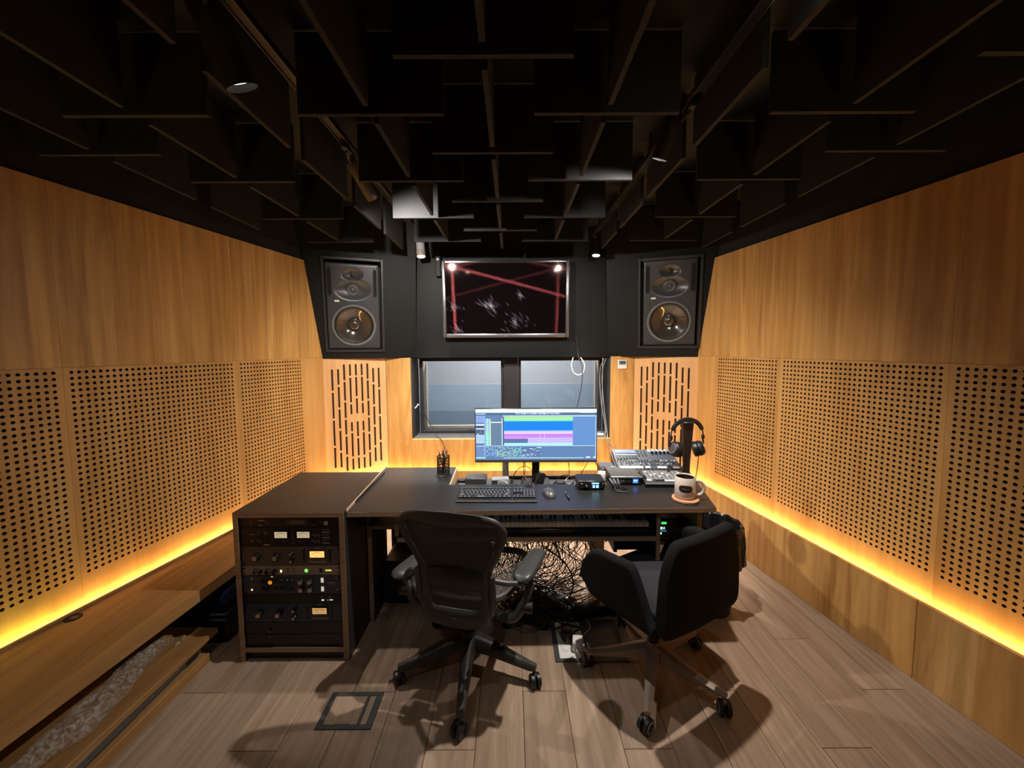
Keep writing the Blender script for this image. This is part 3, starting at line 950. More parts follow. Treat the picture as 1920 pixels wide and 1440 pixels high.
def loudspeaker(origin, ang, cx, z0, flip, label):
    """two driver horn monitor, built facing local -Y, base at z=0"""
    t = thing('studio_monitor', label, 'loudspeaker', lean_loc(origin, ang, R(11), cx, z0, 0.0), (R(11), 0, ang), 'soffit loudspeakers')
    w, h = 0.425, 0.735
    B().box(-w / 2, w / 2, 0.056, 0.150, 0, h, bev=0.008).build('cabinet', spk_d, t)
    # baffle with waveguide relief: displaced grid
    nx, nz = 46, 78
    P = []
    hx, hz, hrx, hrz = 0.0, 0.515, 0.150, 0.088
    tx, tz, trx, trz = 0.0, 0.640, 0.085, 0.052
    wx, wz, wr = 0.0, 0.208, 0.168
    for i in range(nx + 1):
        row = []
        for j in range(nz + 1):
            x = -w / 2 + w * i / nx; z = h * j / nz
            y = 0.0
            e = math.sqrt(((x - hx) / hrx) ** 2 + ((z - hz) / hrz) ** 2)
            if e < 1:
                y = max(y, 0.038 * (1 - e ** 2.2))
            e = math.sqrt(((x - tx) / trx) ** 2 + ((z - tz) / trz) ** 2)
            if e < 1:
                y = max(y, 0.034 * (1 - e ** 2.2))
            e = math.hypot(x - wx, z - wz) / wr
            if e < 1:
                y = max(y, 0.052)
            edge = min(w / 2 - abs(x), z, h - z)
            if edge < 0.006:
                y = max(y, 0.006 - edge)
            row.append((x, y, z))
        P.append(row)
    B().grid(P).build('front_baffle', spk_m, t, 60)
    # woofer
    m = Matrix.Translation((wx, 0, wz)) @ Matrix.Rotation(R(90), 4, 'X')
    B().lathe([(0.180, 0.000), (0.182, 0.007), (0.175, 0.011), (0.164, 0.009), (0.161, 0.0)], 48, m).build('woofer_ring', spk_r, t)
    B().lathe([(0.161, 0.000), (0.155, 0.007), (0.147, 0.001), (0.141, -0.003)], 44, m).build('surround', spk_d, t)
    cn = B().lathe([(0.141, -0.003), (0.118, -0.016), (0.095, -0.030), (0.072, -0.041), (0.056, -0.046), (0.054, -0.044), (0.050, -0.030), (0.040, -0.017), (0.022, -0.009), (0.0, -0.006)], 44, m).build('cone', cone_m, t)
    # tweeter
    m2 = Matrix.Translation((hx, 0.020, hz)) @ Matrix.Rotation(R(90), 4, 'X')
    B().lathe([(0.052, -0.010), (0.052, 0.0), (0.046, 0.003), (0.042, 0.0), (0.034, -0.001), (0.028, 0.0015), (0.020, -0.004), (0.014, 0.004), (0.0, 0.007)], 30, m2).build('midrange_dome', bgrey, t)
    m3 = Matrix.Translation((tx, 0.022, tz)) @ Matrix.Rotation(R(90), 4, 'X')
    B().lathe([(0.020, -0.012), (0.020, 0.0), (0.015, 0.001), (0.012, -0.003), (0.0, 0.003)], 20, m3).build('tweeter', spk_d, t)
    for s in (-1, 1):
        pts = []
        for k in range(9):
            a = math.pi * k / 8
            pts.append((s * 0.181 + 0.0135 * math.cos(a), 0.680 + 0.0135 * math.sin(a)))
        for k in range(9):
            a = math.pi + math.pi * k / 8
            pts.append((s * 0.181 + 0.0135 * math.cos(a), 0.478 + 0.0135 * math.sin(a)))
        B().prism(pts, 0.0006, 0.010, Matrix.Rotation(R(90), 4, 'X')).build('port', M('port_black', (0.002, 0.002, 0.002), 0.9), t, 0)
    p = PRINT()
    p.q(-0.150, 0.410, -0.112, 0.424, S(220, 218, 214), -0.0010)
    p.build('badge', print_m, t)
    PRINT().q(0.095, 0.402, 0.140, 0.408, S(60, 60, 62), -0.0010).build('model_plate', print_m, t)
    B().cyl((-0.155 if flip else 0.18, -0.002, 0.36 if flip else 0.70), (-0.155 if flip else 0.18, 0.002, 0.36 if flip else 0.70), 0.006, n=10).build('indicator', spk_d, t)
    return t
loudspeaker(LO, angL, 0.268, 0.092, False, 'grey two way studio monitor set in the black soffit left of the television')
loudspeaker(RO, angR, 0.512, 0.110, True, 'grey two way studio monitor set in the black soffit right of the television')

th = thing('thermostat', 'small white thermostat on the wood right of the window', 'thermostat', (1.036, WF, 1.328))
B().box(-0.042, 0.042, -0.016, 0.0, 0, 0.084, bev=0.004).build('case', white_p, th)
PRINT().q(-0.033, 0.040, 0.033, 0.076, S(120, 128, 130), -0.0164).q(-0.022, 0.046, 0.028, 0.072, S(72, 80, 84), -0.0167).q(-0.030, 0.034, 0.030, 0.036, S(190, 186, 180), -0.0164).build('display', print_m, th)

# ================================================================== BENCH AND WHAT LIES UNDER IT
def wb(b, name, mat, t, smooth=0):
    """build a part given in room coordinates under an unrotated thing"""
    return b.build(name, mat, t, smooth, loc=-t.location)

bn = thing('bench', 'long oak bench running along the left wall under the light strip', 'bench', (-1.72, 1.2, 0))
def bench_back(y):
    return -(2.31 - 0.19 * y) + 0.043
def bench_front(y):
    return -1.647 + 0.07 * y
yb0, yb1 = -1.6, 3.28
m3 = Matrix.Identity(4)
wb(B().prism([(bench_back(yb0), yb0), (bench_front(yb0), yb0), (bench_front(yb1), yb1), (bench_back(yb1), yb1)], 0.308, 0.362), 'bench_top', wood_bench, bn)
wb(B().prism([(bench_back(yb0), yb0), (bench_back(yb0) + 0.012, yb0), (bench_back(yb1) + 0.012, yb1), (bench_back(yb1), yb1)], 0.3625, 0.374), 'back_lip', wood_bench, bn)
wb(B().prism([(bench_back(yb0) - 0.042, yb0), (bench_back(yb0) - 0.001, yb0), (bench_back(yb1) - 0.001, yb1), (bench_back(yb1) - 0.042, yb1)], 0.295, 0.306), 'groove_bottom', wood_bench, bn)
for y in (-1.4, 0.25, 3.0):
    x0, x1 = bench_back(y) - 0.035, bench_front(y) - 0.16
    wb(B().box(x0, x1, y - 0.02, y + 0.02, 0.0, 0.294), 'support', wood_bench, bn)
wb(B().prism([(bench_back(-1.5) - 0.03, -1.5), (bench_back(-1.5) - 0.01, -1.5), (bench_back(3.2) - 0.01, 3.2), (bench_back(3.2) - 0.03, 3.2)], 0.0, 0.294), 'back_board', lam_side, bn)

gm = thing('cable_grommet', 'round black cable grommet set into the oak bench top', 'grommet', (-1.925, 1.60, 0.3622))
B().lathe([(0, 0.0015), (0.020, 0.0015), (0.026, 0.003), (0.030, 0.001), (0.030, 0.0)], 24).build('ring', lamp_black, gm)
B().box(-0.012, 0.022, -0.010, 0.010, 0.0018, 0.0035, bev=0.001).build('slot_cover', bgrey, gm, 0)

def plank_piece(label, x0, x1, y0, y1, z0, z1, rz=0.0, mat=None):
    o = B().box((x0 - x1) / 2, (x1 - x0) / 2, (y0 - y1) / 2, (y1 - y0) / 2, 0, z1 - z0, bev=0.002).build('spare_board', mat or wood_bench, None, 0, ((x0 + x1) / 2, (y0 + y1) / 2, z0), (0, 0, rz))
    return tag(o, label, 'board', 'spare boards under the bench')
plank_piece('lower spare oak board lying on the floor under the bench', -1.80, -1.505, 0.30, 1.785, 0.001, 0.046, R(-1.2))
plank_piece('upper spare oak board under the bench, carrying the clear bag', -1.83, -1.505, 0.35, 1.845, 0.107, 0.132, R(-1.2))
def pole(label, x, z, y0, y1, r=0.0105, mat=steel_d, dx=0.0):
    t = thing('stand_pole', label, 'metal pole', (x, (y0 + y1) / 2, z), (0, 0, 0), 'metal stand poles under the bench')
    L = (y1 - y0) / 2
    B().tube([(-dx, -L, 0), (dx, L, 0)], r, 12).build('tube', mat, t)
    for s in (-1, 1):
        B().cyl((s * dx * 0.9, s * L * 0.9 - 0.03, 0), (s * dx * 0.9, s * L * 0.9 + 0.03, 0), r + 0.004, n=12).build('collar', bplast, t)
    return t
pole('grey metal stand pole between the two spare boards, uppermost at the front edge', -1.516, 0.0925, 0.55, 1.775, 0.0130, dx=-0.008)
pole('dark metal stand pole just below the grey one under the bench', -1.524, 0.0640, 0.75, 1.77, 0.0110, bgrey, dx=-0.008)
pole('thin black stand pole behind the others under the bench', -1.60, 0.0700, 0.45, 1.78, 0.012, bplast, dx=-0.004)

bg = thing('clear_bag', 'crumpled clear plastic bag lying on the upper spare board', 'plastic bag', (-1.62, 1.44, 0.133))
rb = random.Random(3)
P = []
nu, nv = 60, 24
for i in range(nu + 1):
    row = []
    u = i / nu
    for j in range(nv + 1):
        a = 2 * math.pi * j / nv
        w = 0.062 * (0.35 + 0.65 * math.sin(math.pi * min(1, u * 1.15)) ** 0.7) * (1.25 if u > 0.85 else 1)
        k = 1 + 0.16 * math.sin(9 * u + 2.1 * a) + 0.10 * math.sin(23 * u - 3 * a) + 0.05 * rb.uniform(-1, 1)
        hgt = 0.040 * (0.4 + 0.6 * math.sin(math.pi * (0.15 + 0.8 * u)))
        row.append((math.cos(a) * w * k + 0.03 * math.sin(5 * u), -0.30 + 0.60 * u + rb.uniform(-0.002, 0.002), max(0.002, hgt + math.sin(a) * hgt * (1 + 0.18 * math.sin(17 * u + 4 * a) + 0.08 * rb.uniform(-1, 1)))))
    row[-1] = row[0]
    P.append(row)
B().grid(P).build('film', film_m, bg, 25)
B().tube([(0.03, 0.27, 0.010), (0.05, 0.30, 0.025), (0.02, 0.33, 0.012)], 0.006, 6).build('knot', film_m, bg)

bx = thing('storage_case', 'black storage case pushed far under the bench beside the rack', 'case', (-1.66, 2.12, 0))
B().box(-0.17, 0.17, -0.22, 0.22, 0.0, 0.13, bev=0.008).build('shell', bplast, bx)
B().box(-0.172, 0.172, -0.222, 0.222, 0.131, 0.160, bev=0.008).build('lid', bplast, bx)
B().box(0.171, 0.180, -0.05, 0.05, 0.09, 0.115, bev=0.003).build('latch', bgrey, bx)
bl = B().box(-0.15, 0.15, -0.18, 0.18, 0.0, 0.09, bev=0.03, seg=3).build('folded_cloth', M('blue_cloth', S(28, 44, 88), 0.9, var=0.2, scale=40), None, 60, (-1.66, 2.12, 0.161))
tag(bl, 'folded blue cloth on the black case under the bench', 'cloth')

# ================================================================== RACK CABINET
RX0, RX1, RY0, RY1, RZT = -1.338, -0.806, 1.78, 2.38, 0.752
rk = thing('rack_cabinet', 'black rack cabinet with brown plywood edges at the left end of the desk', 'rack cabinet', ((RX0 + RX1) / 2, 2.08, 0))
TH = 0.025
wb(B().box(RX0, RX1, RY0 + 0.002, RY1, RZT - TH, RZT, bev=0.001), 'top_board', laminate, rk)
wb(B().box(RX0, RX1, RY0, RY0 + 0.0018, RZT - TH, RZT - 0.0015), 'edge_band', wood_ply, rk)
for a, c in ((RX0, RX0 + TH), (RX1 - TH, RX1)):
    wb(B().box(a, c, RY0 + 0.002, RY1, 0, RZT - TH - 0.0003), 'side_board', lam_side, rk)
    wb(B().box(a, c, RY0, RY0 + 0.0018, 0, RZT - TH - 0.0003), 'edge_band', wood_ply, rk)
wb(B().box(RX0 + TH, RX1 - TH, RY0 + 0.002, RY1, 0.048, 0.072), 'bottom_board', lam_side, rk)
wb(B().box(RX0 + TH, RX1 - TH, RY0, RY0 + 0.0018, 0.048, 0.072), 'edge_band', wood_ply, rk)
wb(B().box(RX0 + TH, RX1 - TH, RY0 + 0.022, RY0 + 0.036, 0.0, 0.047), 'toe_board', lam_side, rk)
wb(B().box(RX0 + TH, RX1 - TH, RY1 - 0.02, RY1 - 0.004, 0.073, RZT - TH - 0.001), 'back_board', lam_side, rk)

UW = (RX1 - TH) - (RX0 + TH) - 0.004
XCt = (RX0 + RX1) / 2
UH = 0.0478
def knob(b_mat, t, x, z, r, h=0.016, cap=knob_s, capr=0.55, y=-0.001):
    m = Matrix.Translation((x, y, z)) @ Matrix.Rotation(R(90), 4, 'X')
    k = B().lathe([(r * 1.12, 0), (r * 1.12, 0.003), (r, 0.0045), (r * 0.92, h), (0, h)], 18, m).build('knob', b_mat, t)
    if cap is not None:
        B().lathe([(r * capr, h + 0.0003), (r * capr, h + 0.003), (r * capr * 0.9, h + 0.0036), (0, h + 0.0036)], 14, m).build('knob_cap', cap, k)
    return k
def rack_unit(name, label, top, units, mat, cat='audio unit'):
    h = units * UH - 0.0012
    t = thing(name, label, cat, (XCt, RY0 + 0.010, top - units * UH))
    B().box(-UW / 2, UW / 2, 0, 0.006, 0, h, bev=0.0012).build('front_panel', mat, t, 0)
    B().box(-UW / 2 + 0.015, UW / 2 - 0.015, 0.0062, 0.30, 0.003, h - 0.003).build('chassis', blackp, t, 0)
    for sx in (-1, 1):
        for zz in ((0.009, h - 0.009) if units > 1 else (h * 0.25, h * 0.75)):
            B().cyl((sx * (UW / 2 - 0.010), -0.003, zz), (sx * (UW / 2 - 0.010), 0.0, zz), 0.0048, n=10).build('screw', blackp, t)
    return t, h
WHT = S(205, 198, 186)
DIM = S(140, 132, 122)
def meter(t, x, z, w, h, glow_col, lit):
    m_ = B().box(x - w / 2 - 0.004, x + w / 2 + 0.004, -0.005, -0.0002, z - h / 2 - 0.004, z + h / 2 + 0.004, bev=0.0015).build('meter', blackp, t, 0)
    p = PRINT()
    p.q(x - w / 2, z - h / 2, x + w / 2, z + h / 2, glow_col, -0.0053)
    dk = tuple(c * 0.12 for c in glow_col[:3]) + (1,)
    p.disc(x, z - h * 0.75, h * 1.08, dk, -0.0056, 14, h * 1.02, R(50), R(130))
    for k in range(7):
        a = R(50 + 80 * k / 6)
        p.line(x + h * 1.08 * math.cos(a), z - h * 0.75 + h * 1.08 * math.sin(a), x + h * 1.18 * math.cos(a), z - h * 0.75 + h * 1.18 * math.sin(a), 0.0007, dk, -0.0056)
    p.line(x + 0.002, z - h * 0.48, x - w * 0.33, z + h * 0.22, 0.0009, dk, -0.0058)
    p.build('dial', lit, m_)
    return m_
lit_meter = ATTR('lit_meter', 0.75)
lit_meter_hi = ATTR('lit_meter_bright', 1.35)

z = RZT - TH - 0.004
# 1: black one-space processor with a display
t, h = rack_unit('rack_processor', 'black one space rack processor with a pale display, topmost in the rack', z, 1, blackp); z -= UH
p = PRINT()
p.q(-0.015, 0.014, 0.080, 0.036, S(70, 66, 58), -0.0004).q(0.0, 0.018, 0.07, 0.033, S(96, 90, 78), -0.0006)
p.dashes(-0.150, -0.118, 0.034, 0.005, WHT, -0.0004).dashes(-0.122, -0.095, 0.022, 0.0025, DIM, -0.0004, 0.002).dashes(-0.150, -0.130, 0.011, 0.0045, WHT, -0.0004)
p.dashes(0.105, 0.125, 0.010, 0.003, DIM, -0.0004).dashes(0.145, 0.158, 0.026, 0.0025, DIM, -0.0004).disc(-0.186, 0.023, 0.003, WHT, -0.0004)
p.build('print', print_m, t)
knob(blackp, t, 0.182, 0.026, 0.011, 0.012, knob_s, 0.9)
knob(blackp, t, 0.107, 0.030, 0.005, 0.010, None)
# 2: black two-space unit with two needle meters
t, h = rack_unit('dual_meter_compressor', 'black two space rack compressor with two cream needle meters', z, 2, blackp); z -= 2 * UH
for x in (-0.042, 0.066):
    meter(t, x, 0.060, 0.060, 0.030, S(196, 176, 140), lit_meter)
p = PRINT()
for (x, zz) in ((-0.152, 0.060), (-0.118, 0.062), (-0.186, 0.022), (-0.152, 0.022), (0.112, 0.050), (0.134, 0.050), (0.112, 0.022), (0.134, 0.022)):
    p.disc(x, zz, 0.0085, WHT, -0.0004, 14, 0.0068, R(-40), R(220))
    p.dashes(x - 0.006, x + 0.006, zz + 0.013, 0.0025, DIM, -0.0004, 0.0015)
for k in range(6):
    p.dashes(0.156, 0.190, 0.084 - 0.0135 * k, 0.0045 if k % 2 else 0.0028, WHT if k % 2 else DIM, -0.0004, 0.004)
p.dashes(-0.196, -0.170, 0.060, 0.003, WHT, -0.0004).dashes(-0.130, -0.100, 0.009, 0.0045, WHT, -0.0004, 0.03)
p.dashes(-0.040, -0.022, 0.024, 0.0025, DIM, -0.0004).dashes(0.040, 0.064, 0.026, 0.003, DIM, -0.0004).dashes(0.002, 0.022, 0.016, 0.003, DIM, -0.0004)
for k in range(4):
    p.disc(0.012, 0.072 - 0.013 * k, 0.0028, DIM, -0.0004)
p.build('print', print_m, t)
for (x, zz) in ((-0.152, 0.060), (-0.118, 0.062), (-0.186, 0.022), (-0.152, 0.022), (-0.118, 0.022), (0.112, 0.050), (0.134, 0.050), (0.112, 0.022), (0.134, 0.022)):
    knob(blackp, t, x, zz, 0.0055, 0.010, None)

def limiter(label, mat, top, glow_c, lit):
    t, h = rack_unit('peak_limiter', label, top, 2, mat)
    p = PRINT()
    for x in (-0.165, -0.070):
        zz = 0.046
        for k in range(11):
            a = R(-45 + 270 * k / 10)
            p.line(x + 0.026 * math.cos(a), zz + 0.026 * math.sin(a), x + 0.030 * math.cos(a), zz + 0.030 * math.sin(a), 0.0018, DIM, -0.0004)
        p.dashes(x - 0.010, x + 0.010, 0.012, 0.003, DIM, -0.0004)
        knob(blackp, t, x, zz, 0.017, 0.018, knob_s, 0.66)
    for zz in (0.064, 0.026):
        p.dashes(-0.008, 0.012, zz + 0.017, 0.0025, DIM, -0.0004)
        knob(blackp, t, 0.004, zz, 0.010, 0.014, knob_s, 0.62)
    for x in (0.063, 0.188):
        B().box(x - 0.005, x + 0.005, -0.003, -0.0003, 0.018, 0.082, bev=0.001).build('button_strip', blackp, t, 0)
        p.dashes(x - 0.008, x + 0.008, 0.089, 0.0028, DIM, -0.0004)
        for k in range(4):
            p.q(x - 0.013 if x < 0.1 else x + 0.009, 0.024 + 0.014 * k, x - 0.010 if x < 0.1 else x + 0.013, 0.027 + 0.014 * k, DIM, -0.0004)
    meter(t, 0.128, 0.058, 0.070, 0.031, glow_c, lit)
    p.dashes(0.118, 0.138, 0.087, 0.007, DIM, -0.0004, 0.008)
    p.dashes(0.092, 0.164, 0.029, 0.0022, DIM, -0.0004, 0.002).dashes(0.088, 0.168, 0.018, 0.0045, WHT, -0.0004, 0.003, 0.001)
    p.build('print', print_m, t)
# 3
limiter('umber brown two space limiter with a glowing amber meter', umber, z, S(240, 178, 96), lit_meter_hi); z -= 2 * UH
# 4: silver one-space
t, h = rack_unit('silver_preamp', 'silver one space rack preamplifier with a green power light', z, 1, silver); z -= UH
p = PRINT()
p.dashes(-0.186, -0.166, 0.032, 0.004, S(60, 54, 48), -0.0004)
for (x, zz) in ((-0.018, 0.031), (-0.018, 0.016), (0.010, 0.031), (0.010, 0.016)):
    p.disc(x, zz, 0.004, S(40, 34, 30), -0.0004)
p.dashes(0.035, 0.058, 0.020, 0.003, S(70, 62, 54), -0.0004).dashes(0.085, 0.108, 0.018, 0.003, S(70, 62, 54), -0.0004).dashes(0.18, 0.2, 0.036, 0.003, S(70, 62, 54), -0.0004)
p.q(0.134, 0.012, 0.150, 0.034, S(44, 26, 24), -0.0006)
p.build('print', print_m, t)
for x, r_ in ((-0.176, 0.007), (-0.150, 0.0085), (-0.116, 0.011), (-0.082, 0.011)):
    knob(blackp, t, x, 0.019, r_, 0.013, None)
p = PRINT()
p.disc(0.070, 0.022, 0.0085, S(120, 255, 90), -0.0008).disc(0.070, 0.022, 0.003, S(40, 150, 40), -0.0010)
p.q(-0.056, 0.014, -0.048, 0.026, S(255, 246, 170), -0.0008)
for k in range(5):
    p.q(0.164 + 0.006 * k, 0.020, 0.1675 + 0.006 * k, 0.026, S(250, 230, 110), -0.0008)
p.build('status_lights', lit_m, t)
# 5: slate channel strip with many knobs
t, h = rack_unit('channel_strip', 'slate grey two space channel strip crowded with knobs and one amber button', z, 2, slate); z -= 2 * UH
p = PRINT(); pe = PRINT()
for i, x in enumerate((-0.142, -0.118, -0.080, -0.052, -0.026, -0.002)):
    for zz in (0.068, 0.030):
        knob(blackp, t, x, zz, 0.0085, 0.011, None)
        p.disc(x, zz, 0.0135, S(96, 104, 106), -0.0004, 14, 0.0118, R(-40), R(220))
        p.dashes(x - 0.006, x + 0.006, zz - 0.016, 0.0022, S(120, 124, 124), -0.0004, 0.0016)
for x in (0.045, 0.090):
    for zz in (0.068, 0.028):
        knob(blackp, t, x, zz, 0.0135, 0.014, knob_s, 0.8)
        p.disc(x, zz, 0.0185, S(120, 124, 124), -0.0004, 16, 0.0172, R(-40), R(220))
p.dashes(-0.205, -0.180, 0.045, 0.006, S(110, 104, 96), -0.0004).disc(-0.197, 0.078, 0.005, WHT, -0.0004).dashes(0.170, 0.205, 0.056, 0.0035, WHT, -0.0004).dashes(0.174, 0.210, 0.048, 0.003, DIM, -0.0004).dashes(0.178, 0.205, 0.040, 0.003, DIM, -0.0004)
p.disc(0.215, 0.080, 0.003, WHT, -0.0004).disc(0.215, 0.020, 0.003, WHT, -0.0004)
p.build('print', print_m, t)
pe.disc(-0.098, 0.068, 0.0095, S(255, 172, 44), -0.0165).disc(-0.098, 0.068, 0.004, S(160, 90, 20), -0.0168)
pe.q(-0.103, 0.086, -0.092, 0.090, S(230, 180, 110), -0.0008).disc(-0.198, 0.022, 0.0055, S(255, 232, 190), -0.0008)
pe.q(0.140, 0.058, 0.153, 0.082, S(214, 202, 184), -0.0030).q(0.140, 0.014, 0.153, 0.038, S(214, 202, 184), -0.0030)
pe.build('lit_buttons', lit_meter, t)
knob(blackp, t, -0.098, 0.068, 0.010, 0.014, None)
# 6
t, h = rack_unit('black_interface', 'black one space rack unit with two small white lights', z, 1, blackp); z -= UH
pe = PRINT().q(0.138, 0.012, 0.151, 0.019, S(235, 238, 225), -0.0006).q(0.178, 0.014, 0.193, 0.019, S(235, 238, 225), -0.0006).q(0.162, 0.013, 0.175, 0.018, S(90, 88, 84), -0.0006)
for x in (0.143, 0.178):
    pe.disc(x, 0.030, 0.0025, S(90, 88, 84), -0.0006)
pe.build('status_lights', lit_meter, t)
# 7
limiter('navy blue two space limiter with an amber meter near the rack bottom', navy, z, S(205, 156, 96), lit_meter); z -= 2 * UH
# 8: blank drawer
hz = z - 0.0735
t = thing('blank_rack_unit', 'plain black rack unit with a lock at the bottom of the cabinet', 'rack unit', (XCt, RY0 + 0.010, 0.0735))
B().box(-UW / 2, UW / 2, 0, 0.006, 0, hz * 0.5 - 0.001, bev=0.001).build('front_panel', blackp, t, 0)
B().box(-UW / 2, UW / 2, 0, 0.006, hz * 0.5 + 0.001, hz - 0.001, bev=0.001).build('front_panel', blackp, t, 0)
B().box(-UW / 2 + 0.015, UW / 2 - 0.015, 0.0062, 0.30, 0.003, hz - 0.003).build('chassis', blackp, t, 0)
for zz in (0.5 * hz - 0.012, 0.5 * hz + 0.016):
    B().cyl((-0.12, -0.006, zz), (-0.12, -0.0002, zz), 0.008, n=14).build('lock', bgrey, t)

# ================================================================== DESK
DZ, DT = 0.742, 0.0245
DXL, DFY, DBY = -0.803, 1.805, 2.50
NXL, NXR, NYF = -0.365, 0.560, 2.172
dk = thing('desk', 'wide black laminate desk with brown plywood edges and a cable well behind the monitor', 'desk', (0.10, 2.15, 0))
poly = [(DXL, DFY + 0.002), (1.0, DFY + 0.034), (1.145, DBY), (NXR, DBY), (NXR, NYF), (NXL + 0.006, NYF), (NXL - 0.001, DBY), (DXL - 0.03, DBY)]
wb(B().prism(poly, DZ - DT, DZ), 'desk_top', laminate, dk)
wb(B().prism([(DXL, DFY), (1.0, DFY + 0.032), (1.0, DFY + 0.0338), (DXL, DFY + 0.0018)], DZ - DT, DZ - 0.0015), 'edge_band', wood_ply, dk)
wb(B().prism([(1.0005, DFY + 0.034), (1.0025, DFY + 0.034), (1.1475, DBY), (1.1455, DBY)], DZ - DT, DZ - 0.0015), 'edge_band', wood_ply, dk)
wb(B().prism([(DXL - 0.0028, DFY), (DXL + 0.0018, DFY), (DXL - 0.0282, DBY), (DXL - 0.0338, DBY)], DZ + 0.0002, DZ + 0.0125), 'edge_band', wood_light, dk)['label'] = 'pale edge strip between desk and rack top'
wb(B().prism([(NXL - 0.0005, NYF), (NXL + 0.0065, NYF), (NXL + 0.0005, DBY), (NXL - 0.0065, DBY)], 0.668, DZ + 0.001), 'well_side', wood_light, dk)['label'] = 'pale plywood side of the cable well'
wb(B().box(NXL, NXR, NYF - 0.02, DBY, 0.650, 0.664), 'well_floor', bgrey, dk)
wb(B().box(NXL + 0.30, NXR, DBY - 0.016, DBY, 0.6642, 0.683), 'well_rail', bplast, dk)
def board(name, x0, x1, y0, y1, z0, z1, front=True, mat=lam_side):
    o = wb(B().box(x0, x1, y0 + (0.002 if front else 0), y1, z0, z1), name, mat, dk)
    if front:
        wb(B().box(x0, x1, y0, y0 + 0.0018, z0, z1), 'edge_band', wood_ply, dk)
    return o
HU = DZ - DT - 0.0005
board('leg_panel', -0.802, -0.778, 2.05, 2.25, 0, HU)
board('cubby_side', -0.602, -0.580, 1.90, 2.30, 0.570, HU)
board('cubby_shelf', -0.777, -0.603, 1.98, 2.30, 0.570, 0.588)
board('keyboard_tray', -0.579, 0.7155, 1.855, 2.28, 0.564, 0.586)
board('cubby_side', 0.716, 0.736, 1.855, 2.30, 0.438, HU)
board('leg_panel', 0.955, 0.980, 1.93, 2.42, 0, HU)
board('cubby_shelf', 0.737, 0.954, 2.055, 2.30, 0.438, 0.456)
board('rear_post', 0.500, 0.590, 2.40, 2.424, 0, 0.648, False, wood_light)
board('modesty_panel', -0.80, -0.14, 2.452, 2.468, 0, 0.648, False)
board('back_apron', -0.50, 0.499, 2.405, 2.42, 0.50, 0.648, False)
board('hanging_bracket', 0.530, 0.548, 1.95, 2.25, 0.455, 0.569, False)

# under-desk gear
g = thing('under_desk_unit', 'black rack unit slung below the keyboard tray beside the armchair', 'audio unit', (0.625, 2.08, 0.4605))
B().box(-0.09, 0.09, -0.12, 0.12, 0, 0.10, bev=0.004).build('case', blackp, g)
B().box(-0.088, 0.088, -0.126, -0.1205, 0.004, 0.096, bev=0.002).build('front_panel', bplast, g)
p = PRINT()
p.q(-0.062, 0.070, -0.056, 0.084, S(230, 226, 214), -0.1264)
for x in (0.052, 0.066, 0.078):
    p.q(x, 0.058, x + 0.005, 0.075, S(196, 190, 176), -0.1264)
p.build('status_lights', lit_meter, g)
for x in (0.05, 0.064):
    B().tube(smooth_path([(x, -0.127, 0.05), (x + 0.002, -0.145, 0.03), (x - 0.004, -0.14, -0.04), (x + 0.01, -0.13, -0.12)], 4), 0.0025, 6).build('lead', cable_m, g)
g = thing('level_display_unit', 'black unit with green and white level lights in the right desk cubby', 'audio unit', (0.866, 2.175, 0.457))
B().box(-0.085, 0.085, -0.11, 0.12, 0, 0.125, bev=0.004).build('case', blackp, g)
p = PRINT()
p.q(-0.066, 0.092, -0.048, 0.104, S(210, 236, 255), -0.1105).q(-0.042, 0.094, -0.014, 0.106, S(60, 220, 90), -0.1105)
p.q(-0.066, 0.064, -0.036, 0.078, S(180, 226, 240), -0.1105).q(-0.032, 0.064, -0.022, 0.078, S(120, 160, 170), -0.1105).q(-0.066, 0.052, -0.014, 0.057, S(60, 110, 120), -0.1105)
p.q(-0.066, 0.036, -0.040, 0.046, S(190, 226, 240), -0.1105)
p.build('level_lights', lit_m, g)
sw = thing('subwoofer', 'black box loudspeaker on the floor under the left of the desk', 'loudspeaker', (-0.645, 2.31, 0))
B().box(-0.125, 0.125, -0.12, 0.12, 0.012, 0.27, bev=0.01).build('cabinet', bplast, sw)
m = Matrix.Translation((0, -0.1205, 0.14)) @ Matrix.Rotation(R(90), 4, 'X')
B().lathe([(0.095, 0), (0.095, 0.005), (0.085, 0.006), (0.07, -0.0), (0.0, 0.004)], 28, m).build('cone', spk_d, sw)
for sx in (-1, 1):
    for sy in (-1, 1):
        B().cyl((sx * 0.1, sy * 0.09, 0), (sx * 0.1, sy * 0.09, 0.0125), 0.012, n=10).build('foot', bplast, sw)

# ================================================================== PIANO KEYBOARD
pn = thing('piano_keyboard', 'black piano keyboard with white and black keys on the tray under the desk', 'keyboard', (0.08, 2.012, 0.587))
pk = [-0.655, 0.633]
B().box(pk[0], pk[1], -0.135, 0.13, 0.0, 0.030, bev=0.003).build('case', bplast_g, pn)
B().box(pk[0], pk[1], 0.035, 0.13, 0.0305, 0.075, bev=0.004).build('control_panel', bplast_g, pn)
KX1, KP = 0.610, 0.02346
NK = 52
B().box(KX1 + 0.002, pk[1], -0.135, 0.0345, 0.0305, 0.068, bev=0.004).build('cheek', bplast_g, pn)
B().box(pk[0], KX1 - NK * KP - 0.002, -0.135, 0.0345, 0.0305, 0.068, bev=0.004).build('cheek', bplast_g, pn)
ivory = M('key_white', S(228, 216, 204), 0.35, var=0.03)
ebony = M('key_black', (0.008, 0.008, 0.008), 0.35, var=0.1)
def key_mesh(w, y0, y1, z0, z1, mat, nm):
    b = B().box(-w / 2, w / 2, y0, y1, z0, z1, bev=0.0012)
    me = bpy.data.meshes.new(nm); b.bm.to_mesh(me); b.bm.free(); me.materials.append(mat); return me
